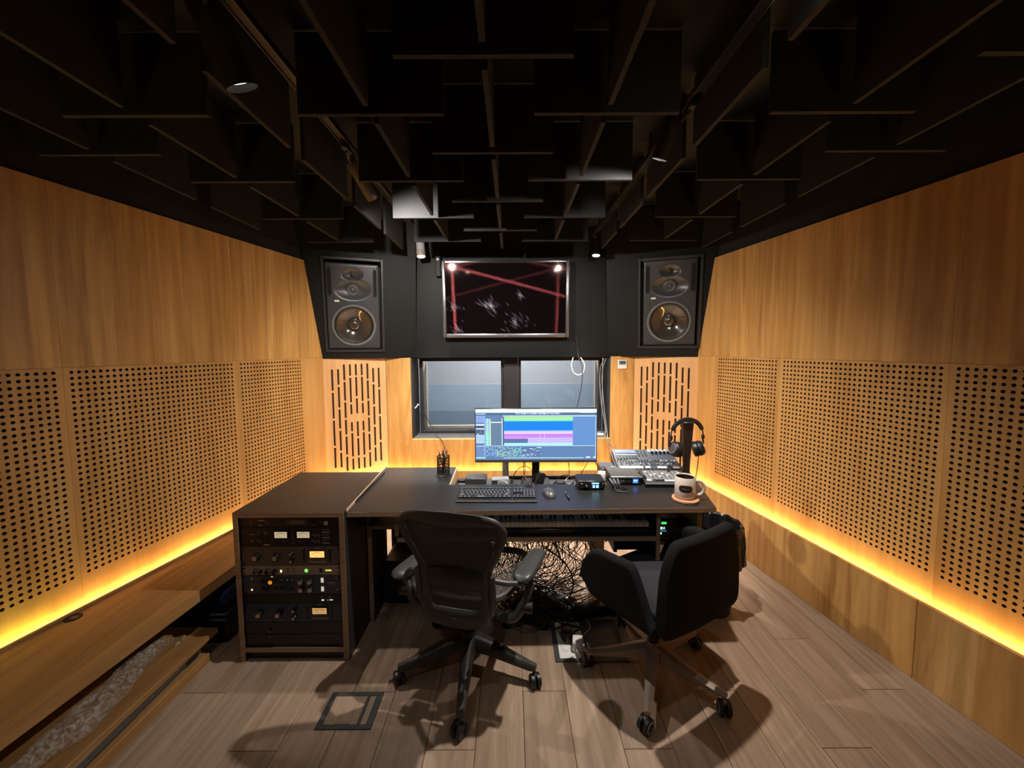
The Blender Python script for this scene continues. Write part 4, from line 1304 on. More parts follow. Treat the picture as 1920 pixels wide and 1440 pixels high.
wk = key_mesh(KP - 0.0016, -0.128, 0.0345, 0.036, 0.0585, ivory, 'white_key')
bk = key_mesh(0.0125, -0.075, 0.0345, 0.0590, 0.0710, ebony, 'black_key')
for i in range(NK):
    x = KX1 - NK * KP + KP * (i + 0.5)
    o = mesh_obj('white_key', wk, None, pn); o.location = (x, 0, 0)
    if i < NK - 1 and (i + 5) % 7 not in (2, 6):
        o = mesh_obj('black_key', bk, None, pn); o.location = (x + KP / 2, 0, 0)

# ================================================================== THINGS ON THE DESK
# ---- monitor
mo = thing('monitor', 'ultrawide monitor showing a multitrack audio session in blue, green and purple', 'monitor', (0.148, 2.40, 0.665), (0, 0, R(-0.5)))
mw_, mh_ = 0.765, 0.342
mz0 = 0.812 - 0.665
B().box(-mw_ / 2, mw_ / 2, -0.030, -0.005, mz0, mz0 + mh_, bev=0.004).build('panel', bplast, mo)
B().box(-mw_ / 2 + 0.12, mw_ / 2 - 0.12, -0.005, 0.028, mz0 + 0.05, mz0 + mh_ - 0.06, bev=0.012).build('rear_cover', bplast, mo)
B().box(-mw_ / 2, mw_ / 2, -0.034, -0.0302, mz0, mz0 + 0.017, bev=0.001).build('chin', bgrey, mo, 0)
B().box(-0.024, 0.024, 0.0, 0.022, 0.012, mz0 + 0.12, bev=0.004).build('neck', bplast, mo)
B().box(-0.09, 0.09, -0.06, 0.08, 0.0, 0.012, bev=0.004).build('foot', bplast, mo)
B().box(-0.014, 0.010, -0.0352, -0.0342, mz0 + 0.004, mz0 + 0.010).build('badge', alu, mo, 0)
p = PRINT()
sx0, sx1, sz0, sz1 = -mw_ / 2 + 0.005, mw_ / 2 - 0.005, mz0 + 0.0175, mz0 + mh_ - 0.005
def UX_(x): return sx0 + (x - 70) / (1803 - 70) * (sx1 - sx0)
def UZ_(y): return sz1 - (y - 108) / (842 - 108) * (sz1 - sz0)
lay = [0]
def dq(x0, y0, x1, y1, c, l=None):
    p.q(UX_(x0), UZ_(y1), UX_(x1), UZ_(y0), c, -0.0304 - 0.0001 * (l if l is not None else lay[0]))
SLT, SLD, SLL = S(88, 118, 160), S(66, 84, 112), S(112, 146, 190)
rq = random.Random(21)
dq(70, 108, 1803, 842, SLT, 0)
dq(70, 108, 1803, 158, S(214, 242, 250), 1)
for k in range(14):
    x = 95 + 14 * k
    dq(x, 138, x + rq.uniform(5, 11), 147, S(120, 160, 180), 2)
dq(70, 160, 1803, 196, S(78, 100, 132), 1)
for k in range(10):
    dq(78 + 14 * k, 170, 86 + 14 * k, 186, S(200, 222, 236), 2)
for k in range(46):
    x = 640 + 14 * k + rq.uniform(-3, 3)
    if 1290 < x < 1560: continue
    dq(x, 158 + rq.uniform(0, 10), x + rq.uniform(4, 11), 176 + rq.uniform(0, 10), S(214, 232, 240), 2)
dq(1570, 148, 1790, 164, S(206, 228, 240), 2)
# left browser column
for (a, b_, c) in ((205, 305, S(126, 152, 206)), (325, 345, S(226, 240, 248)), (345, 382, S(60, 74, 96)), (384, 398, S(220, 236, 244)), (400, 475, S(74, 92, 118)), (478, 590, S(160, 186, 226)), (592, 600, S(220, 236, 244)), (640, 650, S(190, 214, 236)), (650, 800, S(98, 128, 176)), (805, 825, S(190, 226, 230))):
    dq(76, a, 196, b_, c, 2)
for k in range(30):
    x = rq.uniform(80, 175); y = rq.choice([rq.uniform(210, 300), rq.uniform(405, 470), rq.uniform(482, 585), rq.uniform(655, 795)])
    dq(x, y, x + rq.uniform(6, 26), y + rq.uniform(4, 9), rq.choice([S(206, 222, 240), S(70, 90, 120), S(150, 120, 170)]), 3)
dq(200, 205, 206, 830, S(190, 214, 236), 2)
# track list
for k in range(20):
    y = 245 + 19.6 * k
    dq(214, y, 272, y + 15, S(120, 226, 200) if k > 9 else S(130, 190, 232), 2)
    dq(222 + rq.uniform(0, 6), y + 4, 262 - rq.uniform(0, 16), y + 11, S(216, 240, 236), 3)
    dq(296, y, 444, y + 17, S(74, 94, 124), 2)
    p.line(UX_(300), UZ_(y + 4), UX_(440), UZ_(y + 13), 0.0011, S(176, 204, 222), -0.0307)
dq(276, 250, 288, 638, S(226, 246, 150), 3)
dq(296, 290, 446, 304, S(206, 240, 224), 3)
dq(446, 235, 458, 632, S(196, 222, 238), 3)
dq(464, 205, 1785, 214, S(206, 236, 244), 3)
for k in range(60):
    dq(470 + 22 * k, 196, 480 + 22 * k, 206, S(176, 212, 230), 3)
dq(462, 205, 478, 640, S(70, 90, 122), 2)
# clips
dq(480, 222, 1465, 252, S(166, 228, 128), 3)
dq(480, 252, 1465, 282, S(120, 216, 170), 3)
dq(480, 284, 1465, 418, S(22, 128, 224), 3)
for k in range(1, 32):
    dq(480 + 30.8 * k, 284, 483 + 30.8 * k, 418, S(18, 98, 190), 4)
for k in range(1, 6):
    dq(480, 284 + 22.3 * k, 1465, 288 + 22.3 * k, S(18, 92, 182), 4)
dq(480, 420, 1465, 442, S(168, 184, 242), 3)
dq(480, 442, 1465, 466, S(214, 184, 246), 3)
dq(480, 466, 1465, 522, S(176, 122, 228), 3)
dq(480, 506, 820, 538, S(196, 132, 232), 4)
dq(820, 522, 1465, 598, S(186, 172, 238), 3)
dq(820, 545, 1465, 550, S(160, 140, 226), 4)
dq(820, 572, 1465, 577, S(160, 140, 226), 4)
dq(480, 538, 820, 598, S(82, 106, 146), 3)
for x in (990, 1055):
    dq(x, 440, x + 5, 598, S(216, 190, 246), 5)
dq(480, 600, 1465, 634, S(164, 218, 242), 3)
dq(1466, 216, 1785, 634, S(82, 122, 178), 3)
for k in range(14):
    dq(1474 + 22.5 * k, 216, 1480 + 22.5 * k, 634, S(112, 154, 206), 4)
dq(206, 638, 1785, 645, S(190, 220, 238), 3)
dq(1786, 200, 1800, 830, S(150, 186, 216), 3)
# mixer strip
dq(215, 655, 1030, 805, S(92, 122, 166), 2)
for c in range(11):
    for r_ in range(9):
        x, y = 228 + 72 * c, 662 + 15.5 * r_
        colr = [S(150, 196, 236), S(176, 226, 176), S(170, 226, 160), S(170, 226, 170), S(120, 228, 190), S(120, 226, 196), S(216, 230, 236)][min(6, (c * 7) // 9)]
        if c >= 7:
            colr = rq.choice([S(226, 236, 240), S(60, 74, 96), S(60, 74, 96)])
        for q_ in range(3):
            xx = x + 23 * q_
            dq(xx, y + rq.uniform(0, 3), xx + rq.uniform(9, 20), y + rq.uniform(7, 12), colr if rq.random() < 0.72 else S(70, 92, 124), 3)
dq(470, 812, 1620, 822, S(170, 216, 232), 3)
dq(90, 808, 190, 824, S(150, 206, 200), 3)
dq(1655, 800, 1715, 818, S(226, 242, 248), 3)
dq(1760, 803, 1788, 817, S(226, 242, 248), 3)
p.build('screen', screen_m, mo)

ap = thing('monitor_arm_post', 'grey metal post standing in the cable well behind the monitor', 'post', (-0.045, 2.44, 0.665))
B().cyl((0, 0, 0.008), (0, 0, 0.30), 0.022, n=20).build('tube', alu, ap)
B().box(-0.05, 0.05, -0.03, 0.03, 0, 0.008, bev=0.003).build('base_plate', bplast, ap, 0)
B().tube([(0, 0, 0.28), (0.08, -0.005, 0.285), (0.16, 0.0, 0.29)], 0.013, 10).build('arm', bgrey, ap)

# ---- computer keyboard
kb = thing('computer_keyboard', 'black full size computer keyboard on the desk in front of the monitor', 'keyboard', (-0.083, 1.988, DZ), (0, 0, R(-0.6)))
kw, kd = 0.418, 0.152
pr_ = [(-kd / 2, 0.0), (kd / 2, 0.0), (kd / 2, 0.020), (-kd / 2 + 0.004, 0.009), (-kd / 2, 0.006)]
b = B().prism(pr_, -kw / 2, kw / 2, Matrix.Rotation(R(90), 4, 'Y') @ Matrix.Rotation(R(90), 4, 'Z'))
b.build('case', bplast, kb, 0)
B().box(-kw / 2, kw / 2, -kd / 2 - 0.004, -kd / 2 + 0.001, 0.002, 0.0075, bev=0.002).build('front_lip', bgrey, kb)
sl_ = math.atan2(0.011, kd - 0.004)
ks = B()
rows = [(0.060, 15, 0.013), (0.037, 15, 0.0165), (0.0180, 14, 0.0165), (-0.001, 13, 0.0165), (-0.020, 12, 0.0165), (-0.040, 9, 0.0165)]
km = M('keycaps', (0.028, 0.028, 0.031), 0.42, var=0.1)
legends = PRINT()
LG = S(120, 124, 134)
def key(xc, yc, w, d):
    zc = 0.009 + (yc + kd / 2) * math.tan(sl_) + 0.004
    ks.cbox((xc, yc, zc), (w, d, 0.007), 0.0014, 1, (sl_, 0, 0))
    n = len(legends.v)
    a, c = w * 0.26, d * 0.26
    zz = zc + 0.0040
    legends.v += [(xc - a, yc - c, zz - c * math.tan(sl_)), (xc + a * 0.4, yc - c, zz - c * math.tan(sl_)), (xc + a * 0.4, yc + c, zz + c * math.tan(sl_)), (xc - a, yc + c, zz + c * math.tan(sl_))]
    legends.f.append((n, n + 1, n + 2, n + 3)); legends.c += [LG] * 4
for (yc, n_, d) in rows:
    x0, x1 = -kw / 2 + 0.010, 0.078
    if n_ == 9:
        ws = [1.3, 1.2, 1.2, 6.0, 1.2, 1.2, 1.2, 1.3]
    elif n_ == 12: ws = [2.2] + [1] * 10 + [2.7]
    elif n_ == 13: ws = [1.7] + [1] * 11 + [2.2]
    elif n_ == 14: ws = [1.5] + [1] * 12 + [1.5]
    elif d < 0.015: ws = [1] * 15
    else: ws = [1] * 13 + [2]
    u = (x1 - x0) / sum(ws); x = x0
    for w_ in ws:
        key(x + u * w_ / 2, yc, u * w_ - 0.0028, d); x += u * w_
for i in range(3):
    for yc in (0.060, 0.037, 0.018):
        key(0.0945 + 0.0175 * i, yc, 0.0150, 0.0145)
    key(0.0945 + 0.0175 * i, -0.040, 0.0150, 0.0150)
key(0.112, -0.021, 0.0150, 0.0150)
for i in range(4):
    for yc in (0.037, 0.018, -0.001, -0.020, -0.040):
        key(0.1465 + 0.0160 * i, yc, 0.0135, 0.0150)
o = ks.build('keycaps', km, kb, 0); o['kind'] = 'stuff'
o = legends.build('legends', print_m, kb)

# ---- mouse, pen
ms = thing('computer_mouse', 'dark grey computer mouse right of the keyboard', 'mouse', (0.196, 2.01, DZ), (0, 0, R(12)))
P = []
for i in range(17):
    v_ = i / 16
    yy = -0.052 + 0.104 * v_
    wd_ = 0.031 * math.sqrt(max(0.0, 1 - (2 * v_ - 1) ** 4)) * (0.94 + 0.10 * v_) + 0.0004
    hh = 0.034 * math.sin(math.pi * (0.12 + 0.80 * (1 - v_))) ** 0.8 * math.sqrt(max(0.03, 1 - (2 * v_ - 1) ** 6))
    row = []
    for j in range(17):
        a = math.pi * j / 16
        row.append((wd_ * math.cos(a), yy, 0.001 + hh * math.sin(a) ** 0.75))
    P.append(row)
B().grid(P).build('shell', M('mouse_grey', (0.07, 0.07, 0.075), 0.35), ms, 70)
B().cyl((-0.004, 0.030, 0.026), (0.004, 0.030, 0.026), 0.009, n=14).build('wheel', bplast, ms)
B().box(-0.0006, 0.0006, 0.012, 0.05, 0.020, 0.0297).build('button_gap', bplast, ms, 0)
pe_ = thing('pen', 'short black and silver pen lying right of the mouse', 'pen', (0.289, 1.990, DZ + 0.0052), (0, 0, R(4)))
B().tube([(0, -0.050, 0), (0, 0.018, 0)], 0.005, 10).build('barrel', bplast, pe_)
B().tube([(0, 0.018, 0), (0, 0.045, 0), (0, 0.055, 0)], [0.0051, 0.0048, 0.0012], 10).build('tip', alu, pe_)
B().box(-0.0012, 0.0012, -0.048, -0.014, 0.005, 0.0066).build('clip', alu, pe_, 0)

# ---- pen cup with pencils
pc = thing('pen_cup', 'black wire mesh pen cup on the left of the desk', 'pen cup', (-0.430, 2.345, DZ))
B().lathe([(0, 0.0), (0.048, 0.0), (0.050, 0.004), (0.044, 0.007), (0, 0.007)], 28).build('base', bplast, pc)
b = B()
for k in range(30):
    a = 2 * math.pi * k / 30
    for s_ in (-1, 1):
        b.tube([(0.038 * math.cos(a + s_ * t_ * 0.6), 0.038 * math.sin(a + s_ * t_ * 0.6), 0.007 + 0.113 * t_) for t_ in (0, 0.25, 0.5, 0.75, 1)], 0.0010, 4, caps=False)
b.build('mesh_side', bplast, pc)['kind'] = 'stuff'
for zz in (0.010, 0.062, 0.119):
    B().tube([(0.0382 * math.cos(2 * math.pi * k / 28), 0.0382 * math.sin(2 * math.pi * k / 28), zz) for k in range(28)], 0.0022, 6, closed=True).build('hoop', bplast, pc)
pinky = M('pencil_pink', S(196, 120, 116), 0.5)
pdark = M('pencil_dark', S(40, 34, 36), 0.4)
def pencil(label, x, y, tx, ty, L, tipm):
    t = thing('pencil', label, 'pencil', (-0.430 + x, 2.345 + y, DZ + 0.010), (0, 0, 0), 'pencils in the pen cup')
    d = Vector((tx, ty, 1)).normalized()
    B().tube([(0, 0, 0), d * (L - 0.022)], 0.0040, 6).build('shaft', pdark, t)
    B().tube([d * (L - 0.022), d * (L - 0.006), d * L], [0.0041, 0.0036, 0.0008], 6).build('end', tipm, t)
    return t
pencil('pink tipped pencil leaning furthest left in the pen cup', 0.010, -0.008, -0.26, 0.03, 0.158, pinky)
pencil('second pink tipped pencil from the left in the pen cup', 0.016, 0.012, -0.18, 0.02, 0.150, pinky)
pencil('upright pink tipped pencil in the middle of the pen cup', -0.004, 0.010, 0.03, 0.03, 0.166, pinky)
pencil('pink tipped pencil leaning right in the pen cup', -0.014, -0.004, 0.24, 0.02, 0.160, pinky)
pencil('dark marker leaning furthest right in the pen cup', -0.018, 0.008, 0.30, 0.0, 0.150, pdark)
pencil('short grey pencil behind the others in the pen cup', 0.004, -0.016, 0.10, 0.10, 0.132, M('pencil_grey', S(150, 150, 152), 0.4))

# ---- boxes in the cable well
bx1 = thing('power_supply_box', 'black power supply box lying in the cable well left of the monitor post', 'power supply', (-0.225, 2.335, 0.6645))
B().box(-0.065, 0.065, -0.05, 0.05, 0.030, 0.075, bev=0.006).build('upper_case', bgrey, bx1)
B().box(-0.045, 0.045, -0.045, 0.045, 0.0, 0.0295, bev=0.004).build('lower_case', grey_mid, bx1)
B().box(-0.115, -0.066, -0.02, 0.02, 0.034, 0.054, bev=0.003).build('plug', bplast, bx1)
bx2 = thing('grey_adapter', 'grey angular adapter leaning in the cable well under the monitor', 'adapter', (-0.075, 2.30, 0.6645), (0, 0, R(8)))
B().box(-0.055, 0.055, -0.03, 0.03, 0.0, 0.075, bev=0.010, seg=2).build('case', grey_mid, bx2)
B().box(-0.056, -0.02, -0.0312, -0.0302, 0.006, 0.068).build('label', bgrey, bx2, 0)
B().tube([(0.0, -0.033, 0.06), (0.012, -0.06, 0.074), (0.022, -0.09, 0.0785), (0.030, -0.12, 0.0775)], 0.0022, 6).build('lead', cable_w, bx2)
hb = thing('desk_clip_lamp', 'small black folded clip at the foot of the monitor', 'clip', (0.165, 2.28, 0.6645))
B().cbox((0, 0, 0.055), (0.050, 0.022, 0.11), 0.008, 2, (R(-18), R(18), 0)).build('blade', bplast_g, hb)
B().cyl((-0.02, -0.01, 0.02), (0.03, -0.01, 0.02), 0.018, n=16).build('hinge', bplast, hb)

def cable(label, pts, r=0.0032, mat=cable_m, name='cable', group=None, k=7, n=7, ends=None, endmat=None, endr=0.006, endl=0.03):
    t = thing(name, label, 'cable', pts[0], (0, 0, 0), group)
    o0 = Vector(pts[0])
    q = [Vector(p_) - o0 for p_ in smooth_path(pts, k)]
    B().tube(q, r, n).build('sheath', mat, t)
    if ends:
        for e in ends:
            a, c = (q[0], q[1]) if e == 0 else (q[-1], q[-2])
            d = (a - c).normalized()
            B().tube([a - d * 0.004, a + d * endl * 0.7, a + d * endl], [endr, endr, endr * 0.5], 8).build('plug', endmat or bplast, t)
    return t
dz = DZ + 0.004
cable('black lead with white plugs lying behind the computer keyboard', [(0.010, 2.075, dz), (0.035, 2.095, dz), (0.075, 2.09, dz), (0.10, 2.12, dz), (0.075, 2.15, dz), (0.10, 2.18, dz + 0.01)], 0.0028, ends=(0,), endmat=white_p, endr=0.0055)
cable('brown lead dropping from the monitor to the desk edge', [(0.075, 2.41, 0.88), (0.072, 2.405, 0.80), (0.070, 2.31, 0.752), (0.088, 2.22, 0.750), (0.10, 2.15, dz), (0.115, 2.14, dz + 0.012), (0.122, 2.10, dz)], 0.0030, M('brown_lead', S(96, 62, 50), 0.5))
cable('thin lead arching beside the monitor neck', [(-0.01, 2.43, 0.668), (0.03, 2.44, 0.74), (0.09, 2.44, 0.765), (0.14, 2.43, 0.72), (0.165, 2.41, 0.678)], 0.0028, M('red_brown_lead', S(120, 70, 50), 0.5))
cable('thin dark lead hanging from the left half of the monitor', [(0.065, 2.43, 0.90), (0.082, 2.44, 0.80), (0.075, 2.44, 0.668)], 0.0025)
cable('thin dark lead hanging from the right half of the monitor', [(0.36, 2.43, 0.90), (0.364, 2.44, 0.80), (0.370, 2.44, 0.668)], 0.0025)
for i, (x, c_) in enumerate(((0.27, 'first'), (0.33, 'second'), (0.385, 'third'))):
    cable('%s small loop of dark lead lying in the well right of the monitor neck' % c_, [(x, 2.40, 0.668), (x + 0.03, 2.42, 0.70), (x + 0.085, 2.41, 0.715), (x + 0.12, 2.39, 0.69), (x + 0.09, 2.37, 0.668), (x + 0.02, 2.38, 0.668)], 0.0026, cable_m if i != 1 else cable_w, ends=(0,), endr=0.007)
cable('dark lead rising from the cable well to the mixing desk corner', [(0.42, 2.42, 0.668), (0.46, 2.44, 0.74), (0.50, 2.44, 0.80), (0.535, 2.42, 0.79), (0.55, 2.40, 0.745)], 0.0025)
for i, x in enumerate((0.30, 0.44)):
    w_ = thing('wall_adapter', ('black' if i == 0 else 'cream') + ' plug adapter in the cable well right of the monitor', 'adapter', (x, 2.33, 0.6645), (0, 0, R(10 * i)))
    B().box(-0.028, 0.028, -0.022, 0.022, 0, 0.040, bev=0.005).build('case', bplast if i == 0 else M('cream_adapter', S(206, 186, 150), 0.5), w_)
    B().box(-0.012, 0.012, -0.030, -0.0225, 0.012, 0.028, bev=0.002).build('socket', bgrey, w_)

# ---- audio interface
ai = thing('audio_interface', 'small black audio interface with a glowing blue display', 'audio interface', (0.438, 2.135, DZ), (0, 0, R(-1)))
B().box(-0.075, 0.075, -0.062, 0.062, 0.006, 0.053, bev=0.006).build('case', bplast, ai)
for sx in (-1, 1):
    B().box(sx * 0.06 - 0.012, sx * 0.06 + 0.012, -0.05, 0.05, 0, 0.0065).build('foot', bplast, ai, 0)
p = PRINT()
p.q(0.000, 0.036, 0.040, 0.043, S(150, 230, 246), -0.0624).q(0.006, 0.014, 0.017, 0.030, S(190, 240, 255), -0.0624).q(0.024, 0.014, 0.038, 0.030, S(160, 225, 250), -0.0624)
p.q(-0.002, 0.011, 0.043, 0.046, S(10, 34, 60), -0.0622).q(-0.060, 0.036, -0.050, 0.039, S(160, 160, 160), -0.0622).q(0.060, 0.036, 0.064, 0.040, S(160, 160, 160), -0.0622)
p.build('display', lit_m, ai)
knob(bplast, ai, -0.030, 0.028, 0.008, 0.012, knob_s, 0.7, -0.0625)
# ---- half rack converter
hr = thing('half_rack_converter', 'flat grey topped converter with a blue screen left of the fader controller', 'audio unit', (0.655, 2.235, DZ), (0, 0, R(-2)))
B().box(-0.088, 0.088, -0.085, 0.100, 0.005, 0.046, bev=0.003).build('case', blackp, hr)
B().box(-0.086, 0.086, -0.083, 0.098, 0.0462, 0.0505, bev=0.001).build('lid', M('grey_lid', S(86, 88, 88), 0.4), hr, 0)
B().box(-0.088, 0.088, -0.088, -0.0855, 0.040, 0.050, bev=0.001).build('front_rim', alu, hr, 0)
for sx in (-1, 1):
    B().box(sx * 0.07 - 0.01, sx * 0.07 + 0.01, -0.06, 0.08, 0, 0.0055).build('foot', bplast, hr, 0)
PRINT().q(0.036, 0.012, 0.066, 0.036, S(40, 110, 230), -0.0854).q(0.040, 0.026, 0.062, 0.031, S(190, 225, 255), -0.0856).q(0.040, 0.018, 0.056, 0.022, S(120, 180, 250), -0.0856).build('screen', lit_m, hr)
PRINT().q(-0.040, 0.014, -0.010, 0.034, S(60, 60, 64), -0.0854).dashes(-0.036, -0.014, 0.026, 0.006, S(110, 110, 114), -0.0856).dashes(0.0, 0.026, 0.022, 0.004, S(90, 90, 94), -0.0856).build('print', print_m, hr)
# connectors with looping leads
for i, (x, g_) in enumerate(((0.560, 'left'), (0.578, 'middle'), (0.596, 'right'))):
    t = thing('audio_plug', '%s one of the three silver audio plugs in front of the converter' % g_, 'plug', (x, 2.112, DZ + 0.02), (0, 0, R(8 - 6 * i)), 'silver plugs at the converter')
    B().tube([(0, 0.030, 0.018), (0, 0.004, 0.012), (0, -0.020, 0.006)], 0.0072, 10).build('shell', alu, t)
    B().tube([(0, -0.020, 0.006), (0, -0.034, 0.001)], [0.006, 0.0035], 8).build('boot', bplast, t)
    B().tube(smooth_path([(0, -0.034, 0.001), (0.004, -0.050, -0.012), (0.02 - 0.012 * i, -0.058, -0.0158), (0.045 - 0.012 * i, -0.045, -0.0158), (0.04, -0.010, -0.0158), (0.006, 0.0, -0.0158), (-0.012, -0.03, -0.0158), (0.0, -0.068, -0.0158), (0.03, -0.075, -0.0158)], 5), 0.0030, 6).build('lead', cable_m, t)
wa = thing('white_power_block', 'small white power block between the interface and the converter', 'adapter', (0.530, 2.235, DZ), (0, 0, R(-14)))
B().box(-0.022, 0.022, -0.03, 0.03, 0, 0.050, bev=0.006, seg=2).build('case', white_p, wa)
B().tube([(0, 0.03, 0.02), (0, 0.06, 0.012), (-0.01, 0.10, 0.006)], 0.003, 6).build('lead', cable_w, wa)
# ---- second small controller behind the converter
sc_ = thing('button_controller', 'low grey button controller tucked behind the converter', 'controller', (0.640, 2.425, DZ), (0, 0, R(-2)))
B().box(-0.085, 0.085, -0.080, 0.06, 0.0, 0.034, bev=0.004).build('case', grey_eq, sc_)
for i in range(8):
    B().box(-0.078 + 0.020 * i, -0.062 + 0.020 * i, -0.066, -0.048, 0.0342, 0.039, bev=0.001).build('pad', white_p if i in (3, 4, 5) else bplast, sc_, 0)

# ---- mixing desk (tilted) and fader controller
def tilt_panel(t, w, y0, z0, y1, z1, th, mat, name='top_panel'):
    L = math.hypot(y1 - y0, z1 - z0); a = math.atan2(z1 - z0, y1 - y0)
    m = Matrix.Translation((0, y0, z0)) @ Matrix.Rotation(a, 4, 'X')
    o = B().box(-w / 2, w / 2, 0, L, -th, 0, bev=0.002, mat=m).build(name, mat, t, 0)
    return m, L
mx_ = thing('mixing_desk', 'tilted grey mixing desk with rows of knobs and fader caps at the right end', 'mixer', (0.845, 2.40, DZ), (0, 0, R(-3)))
W_ = 0.385
m, L = tilt_panel(mx_, W_, -0.115, 0.046, 0.105, 0.112, 0.022, grey_eq)
b = B()
for sx in (-1, 1):
    q = [(-0.115, 0.0), (0.105, 0.0), (0.105, 0.088), (-0.115, 0.022)]
    b.prism(q, sx * (W_ / 2) - 0.004, sx * (W_ / 2) + 0.004, Matrix.Rotation(R(90), 4, 'Y') @ Matrix.Rotation(R(90), 4, 'Z'))
b.build('side_cheek', bgrey, mx_, 0)
B().box(-W_ / 2, W_ / 2, -0.150, -0.116, 0.026, 0.048, bev=0.004).build('arm_rest', bgrey, mx_)
V0 = PRINT()
def on_panel(name, mat, x, y, w, d, h, parent=mx_, mm=m, bev=0.0008):
    return B().box(x - w / 2, x + w / 2, y - d / 2, y + d / 2, 0.0004, h, bev=bev, mat=mm).build(name, mat, parent, 0)
on_panel('display_strip', M('mixer_display', S(108, 126, 170), 0.3), -0.112, 0.200, 0.130, 0.040, 0.003)
on_panel('display_strip', M('mixer_display2', S(150, 168, 206), 0.3), -0.112, 0.160, 0.130, 0.012, 0.003)
for i in range(7):
    on_panel('button', bplast, -0.172 + 0.0195 * i, 0.122, 0.013, 0.030, 0.006)
for i in range(6):
    on_panel('channel_display', M('channel_lcd%d' % i, S(176, 196, 214), 0.3) if i == 0 else bpy.data.materials['channel_lcd0'], 0.046 + 0.026 * i, 0.212, 0.018, 0.026, 0.003)
    k_ = B().lathe([(0.009, 0.0004), (0.008, 0.016), (0.006, 0.018), (0, 0.018)], 14, m @ Matrix.Translation((0.058 + 0.026 * i, 0.180, 0))).build('knob', bplast, mx_)
for i in range(3):
    on_panel('fader_slot', bplast, -0.030 + 0.022 * i, 0.180, 0.008, 0.070, 0.003)
rr_ = random.Random(9)
for r_ in range(4):
    for i in range(22):
        x = -0.180 + 0.0168 * i
        if r_ >= 2 and x < -0.04 and False: continue
        on_panel('button', rr_.choice([grey_mid, grey_mid, bgrey, bgrey, bplast, white_p] if r_ != 1 else [bgrey, bgrey, bplast]), x, 0.096 - 0.017 * r_, 0.0085, 0.0075, 0.004, bev=0)
on_panel('label_strip', M('cream_strip', S(232, 226, 204), 0.5), -0.110, 0.022, 0.140, 0.026, 0.003)
for x, w_ in ((-0.010, 0.030), (0.075, 0.055), (0.160, 0.038)):
    on_panel('label_strip', bpy.data.materials['cream_strip'], x, 0.024, w_, 0.020, 0.003)
for i in range(16):
    on_panel('button', bplast, -0.178 + 0.0235 * i, 0.0045, 0.014, 0.005, 0.004, bev=0)

fc = thing('fader_controller', 'black fader controller with pale fader strips in front of the mixing desk', 'controller', (0.875, 2.195, DZ), (0, 0, R(-2)))
WFc = 0.25
m2, L2 = tilt_panel(fc, WFc, -0.088, 0.030, 0.048, 0.056, 0.012, bgrey)
b = B()
b.prism([(-0.090, 0.0), (0.048, 0.0), (0.048, 0.042), (-0.090, 0.017)], -WFc / 2, WFc / 2, Matrix.Rotation(R(90), 4, 'Y') @ Matrix.Rotation(R(90), 4, 'Z'))
b.build('case', bplast, fc, 0)
B().box(-WFc / 2, WFc / 2, -0.0945, -0.0905, 0.020, 0.028, bev=0.001, ).build('front_rim', grey_mid, fc, 0)
for i in range(9):
    x = -0.098 + 0.0235 * i
    on_panel('fader_strip', grey_mid, x, 0.080, 0.017, 0.098, 0.002, fc, m2, 0)
    on_panel('fader_slot', bplast, x, 0.080, 0.0022, 0.090, 0.0026, fc, m2, 0)
    on_panel('fader_cap', white_p if i != 6 else bplast, x, [0.100, 0.062, 0.074, 0.050, 0.082, 0.066, 0.118, 0.058, 0.090][i], 0.010, 0.016, 0.012, fc, m2)
on_panel('touch_strip', white_p, 0.045, 0.018, 0.120, 0.016, 0.003, fc, m2)
for i in range(4):
    on_panel('button', bplast, -0.060 + 0.014 * i, 0.018, 0.010, 0.012, 0.005, fc, m2)
on_panel('pad', white_p, -0.098, 0.020, 0.026, 0.018, 0.005, fc, m2)
on_panel('knob_block', bplast, -0.116, 0.045, 0.012, 0.024, 0.012, fc, m2)

# ---- headphone stand and headphones
hs = thing('headphone_stand', 'black tapered headphone stand at the right end of the desk', 'stand', (1.035, 2.245, DZ), (0, 0, R(6)))
B().lathe([(0, 0), (0.055, 0), (0.057, 0.004), (0.052, 0.010), (0, 0.010)], 30).build('base', bplast, hs)
P = []
for zz, w_, d_ in ((0.009, 0.016, 0.010), (0.10, 0.018, 0.010), (0.20, 0.024, 0.011), (0.30, 0.030, 0.012), (0.340, 0.032, 0.014)):
    P.append((zz, w_, d_))
b = B()
rings = []
for zz, w_, d_ in P:
    rings.append([b.bm.verts.new((sx * w_, sy * d_, zz)) for sx, sy in ((-1, -1), (1, -1), (1, 1), (-1, 1))])
for a, c in zip(rings[:-1], rings[1:]):
    for j in range(4):
        b.bm.faces.new((a[j], a[(j + 1) % 4], c[(j + 1) % 4], c[j]))
b.bm.faces.new(rings[0][::-1]); b.bm.faces.new(rings[-1])
b.build('post', bplast, hs, 30)
B().box(-0.034, 0.034, -0.030, 0.030, 0.3402, 0.350, bev=0.004).build('cradle', bplast, hs)

